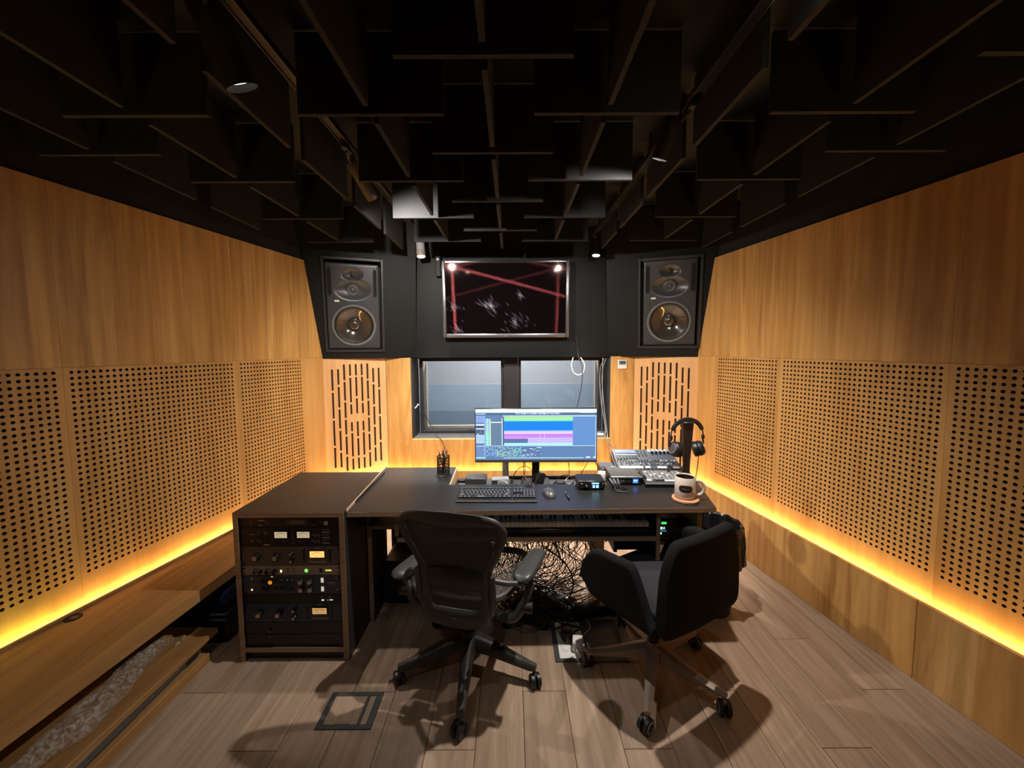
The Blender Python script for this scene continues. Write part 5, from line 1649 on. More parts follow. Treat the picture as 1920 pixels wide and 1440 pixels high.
hp = thing('headphones', 'black closed headphones hanging on the stand', 'headphones', (1.035, 2.245, DZ), (0, 0, R(6)))
def arc(r, a0, a1, n, cz, sxx=1.0):
    return [(r * sxx * math.sin(a0 + (a1 - a0) * k / n), 0, cz + r * math.cos(a0 + (a1 - a0) * k / n)) for k in range(n + 1)]
cz = 0.258
B().tube(arc(0.103, R(-68), R(68), 22, cz, 0.98), [0.009] + [0.013] * 21 + [0.009], 10, flat=0.55).build('headband', bplast, hp)
B().tube(arc(0.0955, R(-44), R(44), 16, cz, 0.98), 0.010, 8, flat=0.5).build('band_padding', fabric_b, hp)
for s in (-1, 1):
    yk = [(s * 0.096, 0, cz + 0.040), (s * 0.100, 0, cz + 0.010), (s * 0.098, 0, cz - 0.020)]
    B().tube(yk, 0.0042, 8).build('slider', steel_d, hp)
    B().cbox((s * 0.100, 0, cz - 0.004), (0.014, 0.020, 0.026), 0.004, 2).build('hinge', bplast, hp)
    # yoke around the cup
    tilt = s * R(-16)
    cm = Matrix.Translation((s * 0.066, -0.004, 0.185)) @ Matrix.Rotation(R(-22) if s > 0 else R(14), 4, 'Z') @ Matrix.Rotation(s * R(90) + tilt, 4, 'Y')
    B().lathe([(0, -0.030), (0.030, -0.030), (0.042, -0.026), (0.046, -0.012), (0.044, -0.002), (0.040, 0.0)], 28, cm).build('ear_pad', fabric_b if False else M('ear_leather', (0.010, 0.010, 0.010), 0.4), hp)
    cup = B().lathe([(0.040, 0.0005), (0.045, 0.004), (0.045, 0.018), (0.038, 0.030), (0.030, 0.034), (0, 0.034)], 28, cm).build('ear_cup', bplast, hp)
    B().lathe([(0.030, 0.0342), (0.030, 0.0362), (0.0265, 0.0362), (0.0265, 0.0342)], 28, cm).build('cup_ring', silver, cup)
    B().lathe([(0.0262, 0.0344), (0.018, 0.0356), (0, 0.0358)], 28, cm).build('cup_cap', bgrey, cup)
    B().tube([(s * 0.098, 0, cz - 0.018), (s * 0.106, 0.004, cz - 0.034), (s * 0.108, 0.006, cz - 0.060)], 0.0052, 8).build('yoke', bplast, hp)
B().tube(smooth_path([(0.072, -0.006, 0.142), (0.074, 0.0, 0.10), (0.070, 0.002, 0.05), (0.064, 0.004, 0.006)], 5), 0.0022, 6).build('lead', M('red_brown_lead2', S(110, 52, 30), 0.5), hp)

# ---- mug on coaster
co = B().lathe([(0, 0), (0.062, 0), (0.066, 0.003), (0.066, 0.010), (0.063, 0.013), (0, 0.013)], 40).build('coaster', cork, None, 40, (0.893, 1.935, DZ))
tag(co, 'round cork coaster under the white mug', 'coaster')
mg = thing('mug', 'white mug with a dark rounded badge standing on the cork coaster', 'mug', (0.890, 1.938, DZ + 0.0132), (0, 0, R(-14)))
rm, hm = 0.0500, 0.112
B().lathe([(0, 0.0), (0.040, 0.0), (0.046, 0.003), (rm, 0.012), (rm, hm - 0.002), (rm - 0.0015, hm), (rm - 0.004, hm - 0.001), (rm - 0.005, hm - 0.006)], 48).build('cup', cream_p, mg)
B().lathe([(rm - 0.0052, hm - 0.006), (rm - 0.006, 0.012), (0.036, 0.006), (0, 0.006)], 48).build('inside', coffee, mg)
hpts = [(rm - 0.002, 0, 0.088), (rm + 0.018, 0, 0.090), (rm + 0.036, 0, 0.076), (rm + 0.041, 0, 0.054), (rm + 0.034, 0, 0.030), (rm + 0.018, 0, 0.018), (rm - 0.003, 0, 0.022)]
B().tube(smooth_path(hpts, 5), 0.0062, 10, flat=1.25).build('handle', cream_p, mg)
def wrap_poly(pts, rr, name, mat, cx=R(-98), parent=mg):
    """thin decal following the mug surface; pts = closed outline (arc length, z)"""
    V, Fc = [], []
    xs = sorted({round(-0.036 + 0.004 * k, 4) for k in range(19)})
    return None
def badge_half(x, a, c0, c1):
    e = max(0.0, 1 - abs(x / a) ** 3.4)
    return c0 * e ** 0.5, c1 * e ** 0.5
def decal(name, col, a, up, dn, rr, inner=None):
    V, Fc, Cq = [], [], []
    n_ = 36
    for k in range(n_ + 1):
        x = -a + 2 * a * k / n_
        hi, lo = badge_half(x, a, up, dn)
        ang = R(-96) + x / rm
        for zz in (0.058 - lo, 0.058 + hi):
            V.append((rr * math.cos(ang), rr * math.sin(ang), zz)); Cq.append(col)
    for k in range(n_):
        Fc.append((2 * k, 2 * k + 2, 2 * k + 3, 2 * k + 1))
    return raw(name, V, Fc, print_m, mg, Cq)
decal('badge', S(44, 26, 26), 0.034, 0.019, 0.019, rm + 0.0004)
decal('badge_line', S(150, 130, 122), 0.0295, 0.0150, 0.0150, rm + 0.0006)
decal('badge_field', S(40, 24, 24), 0.0300, 0.0138, 0.0138, rm + 0.0008)
def text_mesh(body, size):
    cu = bpy.data.curves.new('t', 'FONT'); cu.body = body; cu.size = size; cu.align_x = 'CENTER'; cu.align_y = 'CENTER'; cu.resolution_u = 2
    ob = bpy.data.objects.new('t', cu); COL.objects.link(ob)
    me = bpy.data.meshes.new_from_object(ob.evaluated_get(bpy.context.evaluated_depsgraph_get()))
    bpy.data.objects.remove(ob); bpy.data.curves.remove(cu)
    return me
me = text_mesh('ATAUM', 0.0095)
for v_ in me.vertices:
    x, y = v_.co.x * 1.15, v_.co.y
    ang = R(-96) + x / rm
    v_.co = Vector(((rm + 0.0011) * math.cos(ang), (rm + 0.0011) * math.sin(ang), 0.058 + y))
me.name = 'badge_lettering'
me.materials.clear()
mesh_obj('badge_lettering', me, M('badge_letter', S(196, 178, 168), 0.5), mg)

# ================================================================== MESH OFFICE CHAIR
def caster(parent, x, y, ang, r=0.029, mat=bplast, hub=bgrey, rim=None):
    """twin wheel caster on the floor at (x, y) in the chair's frame"""
    c = Matrix.Translation((x, y, 0)) @ Matrix.Rotation(ang, 4, 'Z')
    b = B()
    for s in (-1, 1):
        m = c @ Matrix.Translation((s * 0.0135, -0.012, r)) @ Matrix.Rotation(R(90), 4, 'Y')
        b.lathe([(0, -0.0105), (r * 0.8, -0.0105), (r, -0.007), (r, 0.007), (r * 0.8, 0.0105), (0, 0.0105)], 20, m)
    w = b.build('caster', mat, parent)
    m = c @ Matrix.Translation((0, -0.012, r))
    if rim is not None:
        for s in (-1, 1):
            mm = c @ Matrix.Translation((s * 0.0245, -0.012, r)) @ Matrix.Rotation(R(90), 4, 'Y')
            B().lathe([(r * 0.60, -0.0012), (r * 0.60, 0.0012), (r * 0.78, 0.0012), (r * 0.78, -0.0012), (r * 0.60, -0.0012)], 20, mm).build('rim', rim, w)
    h = c @ Matrix.Translation((0, 0, 0))
    B().tube([h @ Vector((0, 0.0, r * 1.1)), h @ Vector((0, 0.0, r * 2 + 0.018))], 0.008, 10).build('stem', hub, w)
    B().cbox((0, -0.006, r * 1.75), (0.012, 0.034, 0.020), 0.004, 1, mat=c).build('fork', hub, w)
    return w

oc = thing('office_chair', 'dark mesh office chair with flared back and grey arm pads at the desk', 'chair', (-0.212, 1.745, 0), (0, 0, R(-13)))
def to_local(ang):
    return ang
base_rot = R(13)
for k in range(5):
    a = R(-90) + R(72) * k + base_rot
    d = Vector((math.cos(a), math.sin(a), 0))
    n = Vector((-d.y, d.x, 0))
    b = B()
    prof = [(0.030, 0.034, 0.112, 0.178), (0.12, 0.028, 0.104, 0.160), (0.22, 0.022, 0.086, 0.126), (0.30, 0.018, 0.073, 0.103), (0.330, 0.015, 0.072, 0.097)]
    rings = []
    for (r_, w_, z0, z1) in prof:
        rings.append([b.bm.verts.new(d * r_ + n * (s * w_ * f) + Vector((0, 0, zz))) for s, f, zz in ((-1, 1, z0), (1, 1, z0), (1, 1, z1 - 0.012), (1, 0.55, z1), (-1, 0.55, z1), (-1, 1, z1 - 0.012))])
    for A, C_ in zip(rings[:-1], rings[1:]):
        for j in range(6):
            b.bm.faces.new((A[j], A[(j + 1) % 6], C_[(j + 1) % 6], C_[j]))
    b.bm.faces.new(rings[0][::-1]); b.bm.faces.new(rings[-1])
    b.build('base_leg', chair_frame, oc, 50)
    p_ = d * 0.322
    caster(oc, p_.x, p_.y, a + R([60, 35, 200, 120, 10][k]))
B().lathe([(0, 0.09), (0.040, 0.09), (0.046, 0.11), (0.042, 0.175), (0.034, 0.195), (0, 0.195)], 24).build('hub', chair_frame, oc)
B().cyl((0, 0, 0.19), (0, 0, 0.36), 0.025, n=20).build('gas_lift', bplast, oc)
B().box(-0.10, 0.10, -0.15, 0.13, 0.345, 0.410, bev=0.02, seg=2).build('tilt_mechanism', bplast, oc)
# seat: rim and strung mesh
def seat_pt(u, v_):
    x = 0.245 * u * (1 - 0.10 * max(0, -v_))
    y = 0.04 + 0.225 * v_
    z = 0.452 + 0.020 * u * u - 0.03 * max(0, v_ - 0.6) + 0.012 * v_ * v_
    return Vector((x, y, z))
rim_ = []
for k in range(48):
    a = 2 * math.pi * k / 48
    cu_, sv = math.cos(a), math.sin(a)
    f_ = 1 / (abs(cu_) ** 5 + abs(sv) ** 5) ** 0.2
    rim_.append(seat_pt(cu_ * f_, sv * f_))
B().tube(rim_, 0.017, 8, closed=True).build('seat_rim', chair_frame, oc)
b = B()
for i in range(54):
    u = -0.93 + 1.86 * i / 53
    P = []
    for j in range(13):
        q = seat_pt(u, -0.93 + 1.86 * j / 12)
        P.append([q + Vector((-0.0026, 0, -0.012 * (1 - u * u))), q + Vector((0.0026, 0, -0.012 * (1 - u * u)))])
    b.grid(P)
o = b.build('seat_mesh', chair_mesh, oc); o['kind'] = 'stuff'
# backrest: leaning frame ring with strung mesh
lean = R(9)
bm_ = Matrix.Translation((0.028, -0.205, 0.405)) @ Matrix.Rotation(lean, 4, 'X')
outer = [(0.0, 0.508), (0.10, 0.503), (0.165, 0.492), (0.205, 0.470), (0.2265, 0.435), (0.227, 0.400), (0.213, 0.350), (0.188, 0.300), (0.166, 0.250), (0.155, 0.200), (0.152, 0.130), (0.150, 0.060), (0.143, 0.010), (0.116, -0.018), (0.06, -0.026), (0.0, -0.028)]
inner = [(0.0, 0.432), (0.10, 0.442), (0.160, 0.452), (0.188, 0.444), (0.196, 0.420), (0.192, 0.392), (0.174, 0.340), (0.150, 0.290), (0.128, 0.245), (0.116, 0.200), (0.112, 0.130), (0.110, 0.085), (0.102, 0.066), (0.080, 0.058), (0.04, 0.056), (0.0, 0.056)]
def full(o_):
    L_ = smooth_path([(x, 0, z) for x, z in o_], 3)
    L_ = [(p_.x, p_.z) for p_ in L_]
    return L_ + [(-x, z) for x, z in L_[-2:0:-1]]
O_, I_ = full(outer), full(inner)
def back_y(x, z):
    return -0.030 * math.cos(min(1.5, abs(x) / 0.23 * 1.2)) + 0.035 * math.sin(math.pi * min(1, max(0, z / 0.5))) * 0.6
b = B()
n_ = len(O_)
rg = []
for k in range(n_):
    (ox, oz), (ix, iz) = O_[k], I_[k]
    mx2, mz2 = (ox + ix) / 2, (oz + iz) / 2
    yo = back_y(ox, oz); yi = back_y(ix, iz); ym = back_y(mx2, mz2)
    pts = [(ox, yo - 0.002, oz), (mx2 * 0.6 + ox * 0.4, ym - 0.013, mz2 * 0.6 + oz * 0.4), (mx2 * 0.5 + ix * 0.5, ym - 0.012, mz2 * 0.5 + iz * 0.5), (ix, yi - 0.002, iz), (ix, yi + 0.006, iz), (mx2, ym + 0.012, mz2), (ox, yo + 0.006, oz)]
    rg.append([b.bm.verts.new(bm_ @ Vector(q)) for q in pts])
for k in range(n_):
    A, C_ = rg[k], rg[(k + 1) % n_]
    for j in range(7):
        b.bm.faces.new((A[j], A[(j + 1) % 7], C_[(j + 1) % 7], C_[j]))
b.build('back_frame', chair_frame, oc, 60)
def inner_w(z):
    for (x0, z0), (x1, z1) in zip(inner[4:], inner[5:]):
        if z1 <= z <= z0:
            return x0 + (x1 - x0) * (z0 - z) / (z0 - z1 + 1e-9)
    return None
def top_z(x):
    ax = abs(x)
    for (x0, z0), (x1, z1) in zip(inner[:4], inner[1:5]):
        if x0 <= ax <= x1:
            return z0 + (z1 - z0) * (ax - x0) / (x1 - x0 + 1e-9)
    return 0.42
b = B()
NS = 58
for i in range(NS):
    u = -0.985 + 1.97 * i / (NS - 1)
    P = []
    for j in range(25):
        v_ = j / 24
        zb = 0.058
        z_ = zb + (0.444 - zb) * v_
        w_ = inner_w(min(0.4199, max(0.0665, z_))) or 0.19
        x = u * w_
        z_ = min(z_, top_z(x) + 0.004)
        y = back_y(x, z_) + 0.004
        hw_ = 0.0030 * w_ / 0.19
        P.append([bm_ @ Vector((x - hw_, y, z_)), bm_ @ Vector((x + hw_, y, z_))])
    b.grid(P)
for j in range(20):
    z_ = 0.07 + 0.355 * j / 19
    w_ = inner_w(min(0.4199, max(0.0665, z_))) or 0.19
    P = []
    for i in range(15):
        x = w_ * (-1 + 2 * i / 14)
        P.append([bm_ @ Vector((x, back_y(x, z_) + 0.0046, z_ - 0.0016)), bm_ @ Vector((x, back_y(x, z_) + 0.0046, z_ + 0.0016))])
    b.grid(P)
o = b.build('back_mesh', chair_mesh, oc); o['kind'] = 'stuff'
# lumbar pad with its band
P = []
for i in range(21):
    x = -0.118 + 0.236 * i / 20
    row = []
    hh = 0.052 - 0.018 * (x / 0.118) ** 2
    for j in range(9):
        z_ = 0.192 + hh * (-1 + 2 * j / 8)
        row.append(bm_ @ Vector((x, back_y(x, z_) - 0.004 - 0.012 * (1 - (-1 + 2 * j / 8) ** 2) * (1 - (x / 0.125) ** 4), z_)))
    P.append(row)
B().grid(P).build('lumbar_pad', bplast, oc, 80)
# spine and lower yoke
B().tube([(0.028, -0.16, 0.39), (0.028, -0.215, 0.405), (0.028, -0.235, 0.44)], [0.032, 0.030, 0.024], 12).build('spine', chair_frame, oc)
for s in (-1, 1):
    B().tube(smooth_path([(0.028 + s * 0.05, -0.13, 0.385), (0.028 + s * 0.135, -0.20, 0.43), (0.028 + s * 0.158, -0.232, 0.52), (0.028 + s * 0.160, -0.252, 0.63)], 5), [0.020] * 5 + [0.017] * 5 + [0.014] * 6, 10).build('back_strut', chair_frame, oc)
    # arm: post, bracket and pad
    ax_, ay_ = 0.028 + (0.285 if s > 0 else -0.268), -0.075
    rot = R(-12) if s > 0 else R(-14)
    az_ = 0.575 if s > 0 else 0.515
    am = Matrix.Translation((ax_, ay_, az_)) @ Matrix.Rotation(rot, 4, 'Z') @ Matrix.Rotation(R(3), 4, 'X')
    P = []
    for i in range(19):
        v_ = i / 18
        yy = -0.125 + 0.25 * v_
        e = 1 - abs(2 * v_ - 1) ** 6
        w_ = (0.046 - 0.010 * v_) * max(0.02, e) ** 0.5
        hh = 0.019 * max(0.02, e) ** 0.5
        row = []
        for j in range(17):
            a = 2 * math.pi * j / 16
            ca, sa = math.cos(a), math.sin(a)
            row.append(am @ Vector((w_ * math.copysign(abs(ca) ** 0.55, ca), yy, 0.018 + hh * math.copysign(abs(sa) ** 0.75, sa))))
        P.append(row)
    B().grid(P).build('arm_pad', arm_pad, oc, 80)
    B().tube(smooth_path([(ax_, ay_ - 0.03, az_ - 0.003), (ax_ + s * 0.004, ay_ - 0.05, az_ - 0.05), (ax_ - s * 0.012, ay_ - 0.075, 0.47), (ax_ - s * 0.06, ay_ - 0.09, 0.405), (ax_ - s * 0.16, ay_ - 0.05, 0.385)], 5), [0.017] * 11 + [0.019] * 10, 10, flat=1.4).build('arm_post', chair_frame, oc)
    B().cyl((ax_ - s * 0.02, ay_ - 0.082, 0.455), (ax_ + s * 0.022, ay_ - 0.082, 0.455), 0.022, n=18).build('arm_knob', bplast, oc)
    B().tube(smooth_path([(0.028 + s * 0.162, -0.235, 0.60), (0.028 + s * 0.215, -0.215, 0.585), (ax_ - s * 0.005, ay_ - 0.10, az_ - 0.005)], 4), 0.011, 8).build('arm_bracket', chair_frame, oc)

# ================================================================== BLACK ARMCHAIR ON CASTERS
ac = thing('armchair', 'black upholstered swivel armchair with split shell on a pale five star base', 'chair', (0.658, 1.710, 0), (0, 0, R(30)))
br = R(0)
for k in range(5):
    a = br + R(72) * k
    d = Vector((math.cos(a), math.sin(a), 0)); n = Vector((-d.y, d.x, 0))
    b = B()
    prof = [(0.020, 0.030, 0.085, 0.150), (0.10, 0.026, 0.080, 0.130), (0.20, 0.021, 0.074, 0.104), (0.275, 0.017, 0.070, 0.092), (0.312, 0.014, 0.070, 0.088)]
    rings = []
    for (r_, w_, z0, z1) in prof:
        rings.append([b.bm.verts.new(d * r_ + n * (s * w_ * f) + Vector((0, 0, zz))) for s, f, zz in ((-1, 0.9, z0), (1, 0.9, z0), (1, 1, z1 - 0.008), (1, 0.1, z1), (-1, 0.1, z1), (-1, 1, z1 - 0.008))])
    for A, C_ in zip(rings[:-1], rings[1:]):
        for j in range(6):
            b.bm.faces.new((A[j], A[(j + 1) % 6], C_[(j + 1) % 6], C_[j]))
    b.bm.faces.new(rings[0][::-1]); b.bm.faces.new(rings[-1])
    b.build('base_leg', beige_base, ac, 35)
    p_ = d * 0.300
    caster(ac, p_.x, p_.y, a + R([20, 70, 15, 60, 30][k]), 0.030, M('dark_wheel', (0.020, 0.014, 0.013), 0.5) if k == 0 else bpy.data.materials['dark_wheel'], beige_base, grey_mid)
B().cyl((0, 0, 0.08), (0, 0, 0.16), 0.030, n=20).build('hub', beige_base, ac)
B().cyl((0, 0, 0.155), (0, 0, 0.385), 0.020, n=18).build('gas_lift', bplast, ac)
B().box(-0.10, 0.10, -0.10, 0.10, 0.375, 0.398, bev=0.006).build('seat_plate', bplast, ac)

def plate(path, top, bot, th, n=28, m=12, rnd=0.022):
    """upholstered board standing on a plan path; path(u)->(x,y,nx,ny), top(u)/bot(u) heights"""
    secs = []
    for i in range(n + 1):
        u = i / n
        x, y, nx_, ny_ = path(u)
        zt, zb = top(u), bot(u)
        ring = []
        h_ = th / 2
        r_ = min(h_, (zt - zb) / 2)
        for k in range(m):      # rounded top
            a = math.pi * k / (m - 1)
            ring.append((x + nx_ * h_ * math.cos(a), y + ny_ * h_ * math.cos(a), zt - r_ + r_ * math.sin(a)))
        for q in range(1, 7):
            f_ = q / 7
            ring.append((x - nx_ * h_, y - ny_ * h_, (zt - r_) * (1 - f_) + (zb + r_) * f_))
        for k in range(m):
            a = math.pi + math.pi * k / (m - 1)
            ring.append((x + nx_ * h_ * math.cos(a), y + ny_ * h_ * math.cos(a), zb + r_ + r_ * math.sin(a)))
        for q in range(1, 7):
            f_ = q / 7
            ring.append((x + nx_ * h_, y + ny_ * h_, (zb + r_) * (1 - f_) + (zt - r_) * f_))
        secs.append(ring)
    b = B()
    V = [[b.bm.verts.new(p_) for p_ in r_] for r_ in secs]
    k = len(V[0])
    for A, C_ in zip(V[:-1], V[1:]):
        for j in range(k):
            b.bm.faces.new((A[j], A[(j + 1) % k], C_[(j + 1) % k], C_[j]))
    b.bm.faces.new(V[0][::-1]); b.bm.faces.new(V[-1])
    return b
def ease(t_):
    t_ = max(0, min(1, t_)); return t_ * t_ * (3 - 2 * t_)
def endround(u, w0, w1):
    """1 in the middle, falling to 0 at both ends like a quarter circle"""
    if u < w0:
        t_ = u / w0; return math.sqrt(max(0, 1 - (1 - t_) ** 2))
    if u > 1 - w1:
        t_ = (1 - u) / w1; return math.sqrt(max(0, 1 - (1 - t_) ** 2))
    return 1.0
HWB, YB = 0.238, -0.222
def back_path(u):
    x = HWB * (2 * u - 1)
    y = YB - 0.020 * (1 - (x / HWB) ** 2)
    g = 2 * 0.020 * x / HWB ** 2
    L_ = math.hypot(1, g)
    return x, y, -g / L_, 1 / L_
def back_top(u):
    return 0.520 + 0.265 * endround(u, 0.17, 0.17)
def back_bot(u):
    return 0.400 + 0.02 * (1 - endround(u, 0.08, 0.08))
plate(back_path, back_top, back_bot, 0.052, 44).build('backrest', fabric_b, ac, 60)
def wing(s):
    def path(u):           # from the rear corner to the front
        x = s * (0.226 + 0.020 * ease(u * 1.3))
        y = -0.190 + (0.405 if s < 0 else 0.345) * u
        dx_ = s * 0.030 * 1.3 * 6 * max(0, min(1, u * 1.3)) * max(0, 1 - u * 1.3)
        L_ = math.hypot(dx_, 0.405)
        return x, y, 0.405 / L_, -dx_ / L_
    def top(u):
        rise = ease((u + 0.02) / 0.34)
        return 0.425 + (0.225 if s < 0 else 0.255) * rise * (0.25 + 0.75 * endround(max(0.3, u), 0.0001, 0.34) if s < 0 else endround(max(0.3, u), 0.0001, 0.62)) - 0.035 * u
    def bot(u):
        return 0.385 + 0.05 * ease((u - 0.80) / 0.20)
    plate(path, top, bot, 0.050, 40).build('armrest', fabric_b, ac, 60)
wing(-1); wing(1)
P = []
seat_o = [(-0.225, -0.20), (0.225, -0.20), (0.240, -0.06), (0.246, 0.16), (0.226, 0.245), (-0.226, 0.245), (-0.246, 0.16), (-0.240, -0.06)]
b = B().prism([(x * 0.88, y * 0.94) for x, y in seat_o], 0.400, 0.462)
bmesh.ops.bevel(b.bm, geom=b.bm.edges[:], offset=0.018, segments=3, affect='EDGES', profile=0.5)
b.build('seat_cushion', fabric_g, ac, 50)
b = B().prism([(x * 0.93, y * 0.98) for x, y in seat_o], 0.376, 0.3995)
bmesh.ops.bevel(b.bm, geom=b.bm.edges[:], offset=0.006, segments=2, affect='EDGES', profile=0.5)
b.build('seat_shell', fabric_b, ac, 50)

# ================================================================== FLOOR FITTINGS
f1 = thing('floor_box', 'dark framed floor box with an oak lid left of the mesh chair', 'floor box', (-0.690, 1.522, 0.0))
for q in ((-0.114, 0.114, -0.084, -0.064), (-0.114, 0.114, 0.064, 0.084), (-0.114, -0.090, -0.0638, 0.0638), (0.086, 0.114, -0.0638, 0.0638), (0.048, 0.062, -0.0638, 0.0638)):
    B().box(q[0], q[1], q[2], q[3], 0.0003, 0.005, bev=0.001).build('frame_bar', bgrey, f1, 0)
B().box(-0.0895, 0.0475, -0.0635, 0.0635, 0.0003, 0.0032).build('lid', wood_floor, f1, 0)
B().box(0.0625, 0.0855, -0.0635, 0.0635, 0.0003, 0.0030).build('cable_flap', wood_floor, f1, 0)
B().box(-0.045, 0.02, -0.0625, -0.054, 0.0034, 0.005, bev=0.0005).build('pull', alu, f1, 0)
f2 = thing('floor_socket_box', 'open floor socket box with grey plates under the armchair', 'floor box', (0.385, 1.910, 0.0))
for q in ((-0.180, 0.180, -0.145, -0.125), (-0.180, 0.180, 0.125, 0.145), (-0.180, -0.156, -0.1248, 0.1248), (0.156, 0.180, -0.1248, 0.1248)):
    B().box(q[0], q[1], q[2], q[3], 0.0003, 0.006, bev=0.001).build('frame_bar', bgrey, f2, 0)
B().box(-0.1555, -0.020, -0.1245, 0.1245, 0.0003, 0.004).build('socket_plate', white_p, f2, 0)
B().box(-0.019, 0.1555, -0.1245, 0.1245, 0.0003, 0.004).build('cover_plate', bgrey, f2, 0)
for i, (x, y) in enumerate(((-0.115, -0.06), (-0.062, -0.06), (-0.115, 0.02), (-0.062, 0.02))):
    B().lathe([(0, 0.0042), (0.016, 0.0042), (0.018, 0.007), (0.021, 0.007), (0.022, 0.0042)], 18, Matrix.Translation((x, y, 0))).build('socket', white_p, f2)
for lab, loc, rz, mt in (('black mains plug block standing in the floor socket box', (0.285, 1.905, 0.0075), 25, bplast), ('white mains plug in the floor socket box', (0.325, 1.845, 0.0075), -10, white_p)):
    t = thing('mains_plug', lab, 'plug', loc, (0, 0, R(rz)))
    B().box(-0.026, 0.026, -0.032, 0.032, 0.0, 0.052, bev=0.008, seg=2).build('block', mt, t)
    B().tube(smooth_path([(0, -0.032, 0.028), (0.0, -0.055, 0.025), (0.03, -0.070, 0.012), (0.06, -0.04, 0.004), (0.05, 0.04, 0.004)], 4), 0.0038, 7).build('lead', cable_m if mt is bplast else cable_w, t)
ps = thing('power_strip', 'white power strip lying under the cable tangle', 'power strip', (0.235, 2.235, 0.0), (0, 0, R(-42)))
B().box(-0.15, 0.15, -0.045, 0.045, 0.0, 0.042, bev=0.006).build('body', white_p, ps)
for i in range(6):
    B().lathe([(0, 0.0425), (0.015, 0.0425), (0.017, 0.045), (0.019, 0.0425)], 16, Matrix.Translation((-0.12 + 0.045 * i, 0, 0))).build('socket', grey_mid, ps)
B().box(0.115, 0.152, -0.03, 0.03, 0.0425, 0.062, bev=0.006).build('plug', bplast, ps)
pd = thing('sustain_pedal', 'long black pedal bar on the floor between cables and armchair', 'pedal', (0.475, 2.105, 0.0), (0, 0, R(11)))
B().box(-0.14, 0.14, -0.038, 0.038, 0.004, 0.062, bev=0.008, seg=2).build('body', bplast_g, pd)
B().box(-0.142, -0.09, -0.040, 0.040, 0.0, 0.0038).build('foot', bplast, pd, 0)
B().box(0.09, 0.142, -0.040, 0.040, 0.0, 0.0038).build('foot', bplast, pd, 0)
for i, (x, y, rz) in enumerate(((0.055, 2.08, 20), (0.135, 2.03, -30), (0.02, 2.18, 70))):
    t = thing('power_brick', ['black power brick nearest the mesh chair in the cable heap', 'black power brick at the front of the cable heap', 'black power brick at the back of the cable heap'][i], 'power supply', (x, y, 0.0), (0, 0, R(rz)), 'power bricks in the cable heap')
    B().box(-0.065, 0.065, -0.032, 0.032, 0.0, 0.038, bev=0.006, seg=2).build('case', bplast, t)
    B().box(0.065, 0.078, -0.010, 0.010, 0.010, 0.026, bev=0.002).build('strain_relief', bplast, t)

# ---- the cable tangle under the desk: nobody could count these
rc = random.Random(17)
b = B()
def rnd_pt(x0, x1, y0, y1, z0, z1):
    return Vector((rc.uniform(x0, x1), rc.uniform(y0, y1), rc.uniform(z0, z1)))
for i in range(110):
    x0 = rc.uniform(-0.10, 0.50)
    pts = [Vector((x0, rc.uniform(2.28, 2.40), rc.uniform(0.50, 0.56)))]
    for k in range(rc.randint(2, 4)):
        zz = pts[-1].z * rc.uniform(0.35, 0.8)
        pts.append(Vector((min(0.50, max(-0.10, pts[-1].x + rc.gauss(0.0, 0.13))), rc.uniform(2.16, 2.39), max(0.03, zz))))
    pts.append(rnd_pt(-0.02, 0.34, 2.02, 2.36, 0.006, 0.08))
    pts.append(rnd_pt(-0.02, 0.34, 2.02, 2.36, 0.006, 0.05))
    b.tube(smooth_path(pts, 6), rc.choice([0.0014, 0.0018, 0.0024]), 5, caps=False)
for i in range(70):       # swags hung below the tray
    x0, x1 = sorted((rc.uniform(-0.14, 0.50), rc.uniform(-0.14, 0.50)))
    sag = rc.uniform(0.05, 0.30); y = rc.uniform(2.22, 2.40)
    z0, z1 = rc.uniform(0.40, 0.56), rc.uniform(0.36, 0.56)
    pts = [Vector((x0 + (x1 - x0) * k / 5, y + rc.gauss(0, 0.012), z0 + (z1 - z0) * k / 5 - sag * (1 - (2 * k / 5 - 1) ** 2))) for k in range(6)]
    b.tube(smooth_path(pts, 5), rc.choice([0.0014, 0.0018, 0.0022]), 5, caps=False)
for i in range(26):       # loops lying on the floor
    c_ = rnd_pt(-0.02, 0.26, 2.02, 2.24, 0.008, 0.05)
    r_ = rc.uniform(0.05, 0.12); ph = rc.uniform(0, 6.28); el = rc.uniform(0.5, 1.0)
    pts = [c_ + Vector((r_ * math.cos(ph + 0.62 * k), r_ * el * math.sin(ph + 0.62 * k), 0.03 * math.sin(k * 1.3) * (1 if c_.z > 0.03 else 0.2) + 0.0)) for k in range(11)]
    pts = [Vector((p_.x, p_.y, max(0.004, p_.z))) for p_ in pts]
    b.tube(smooth_path(pts, 4), rc.choice([0.003, 0.0038, 0.0044]), 6, caps=False)
o = b.build('cable_tangle', cable_m, None, 60)
tag(o, 'dense tangle of black cables hanging under the middle of the desk', 'cables', kind='stuff')
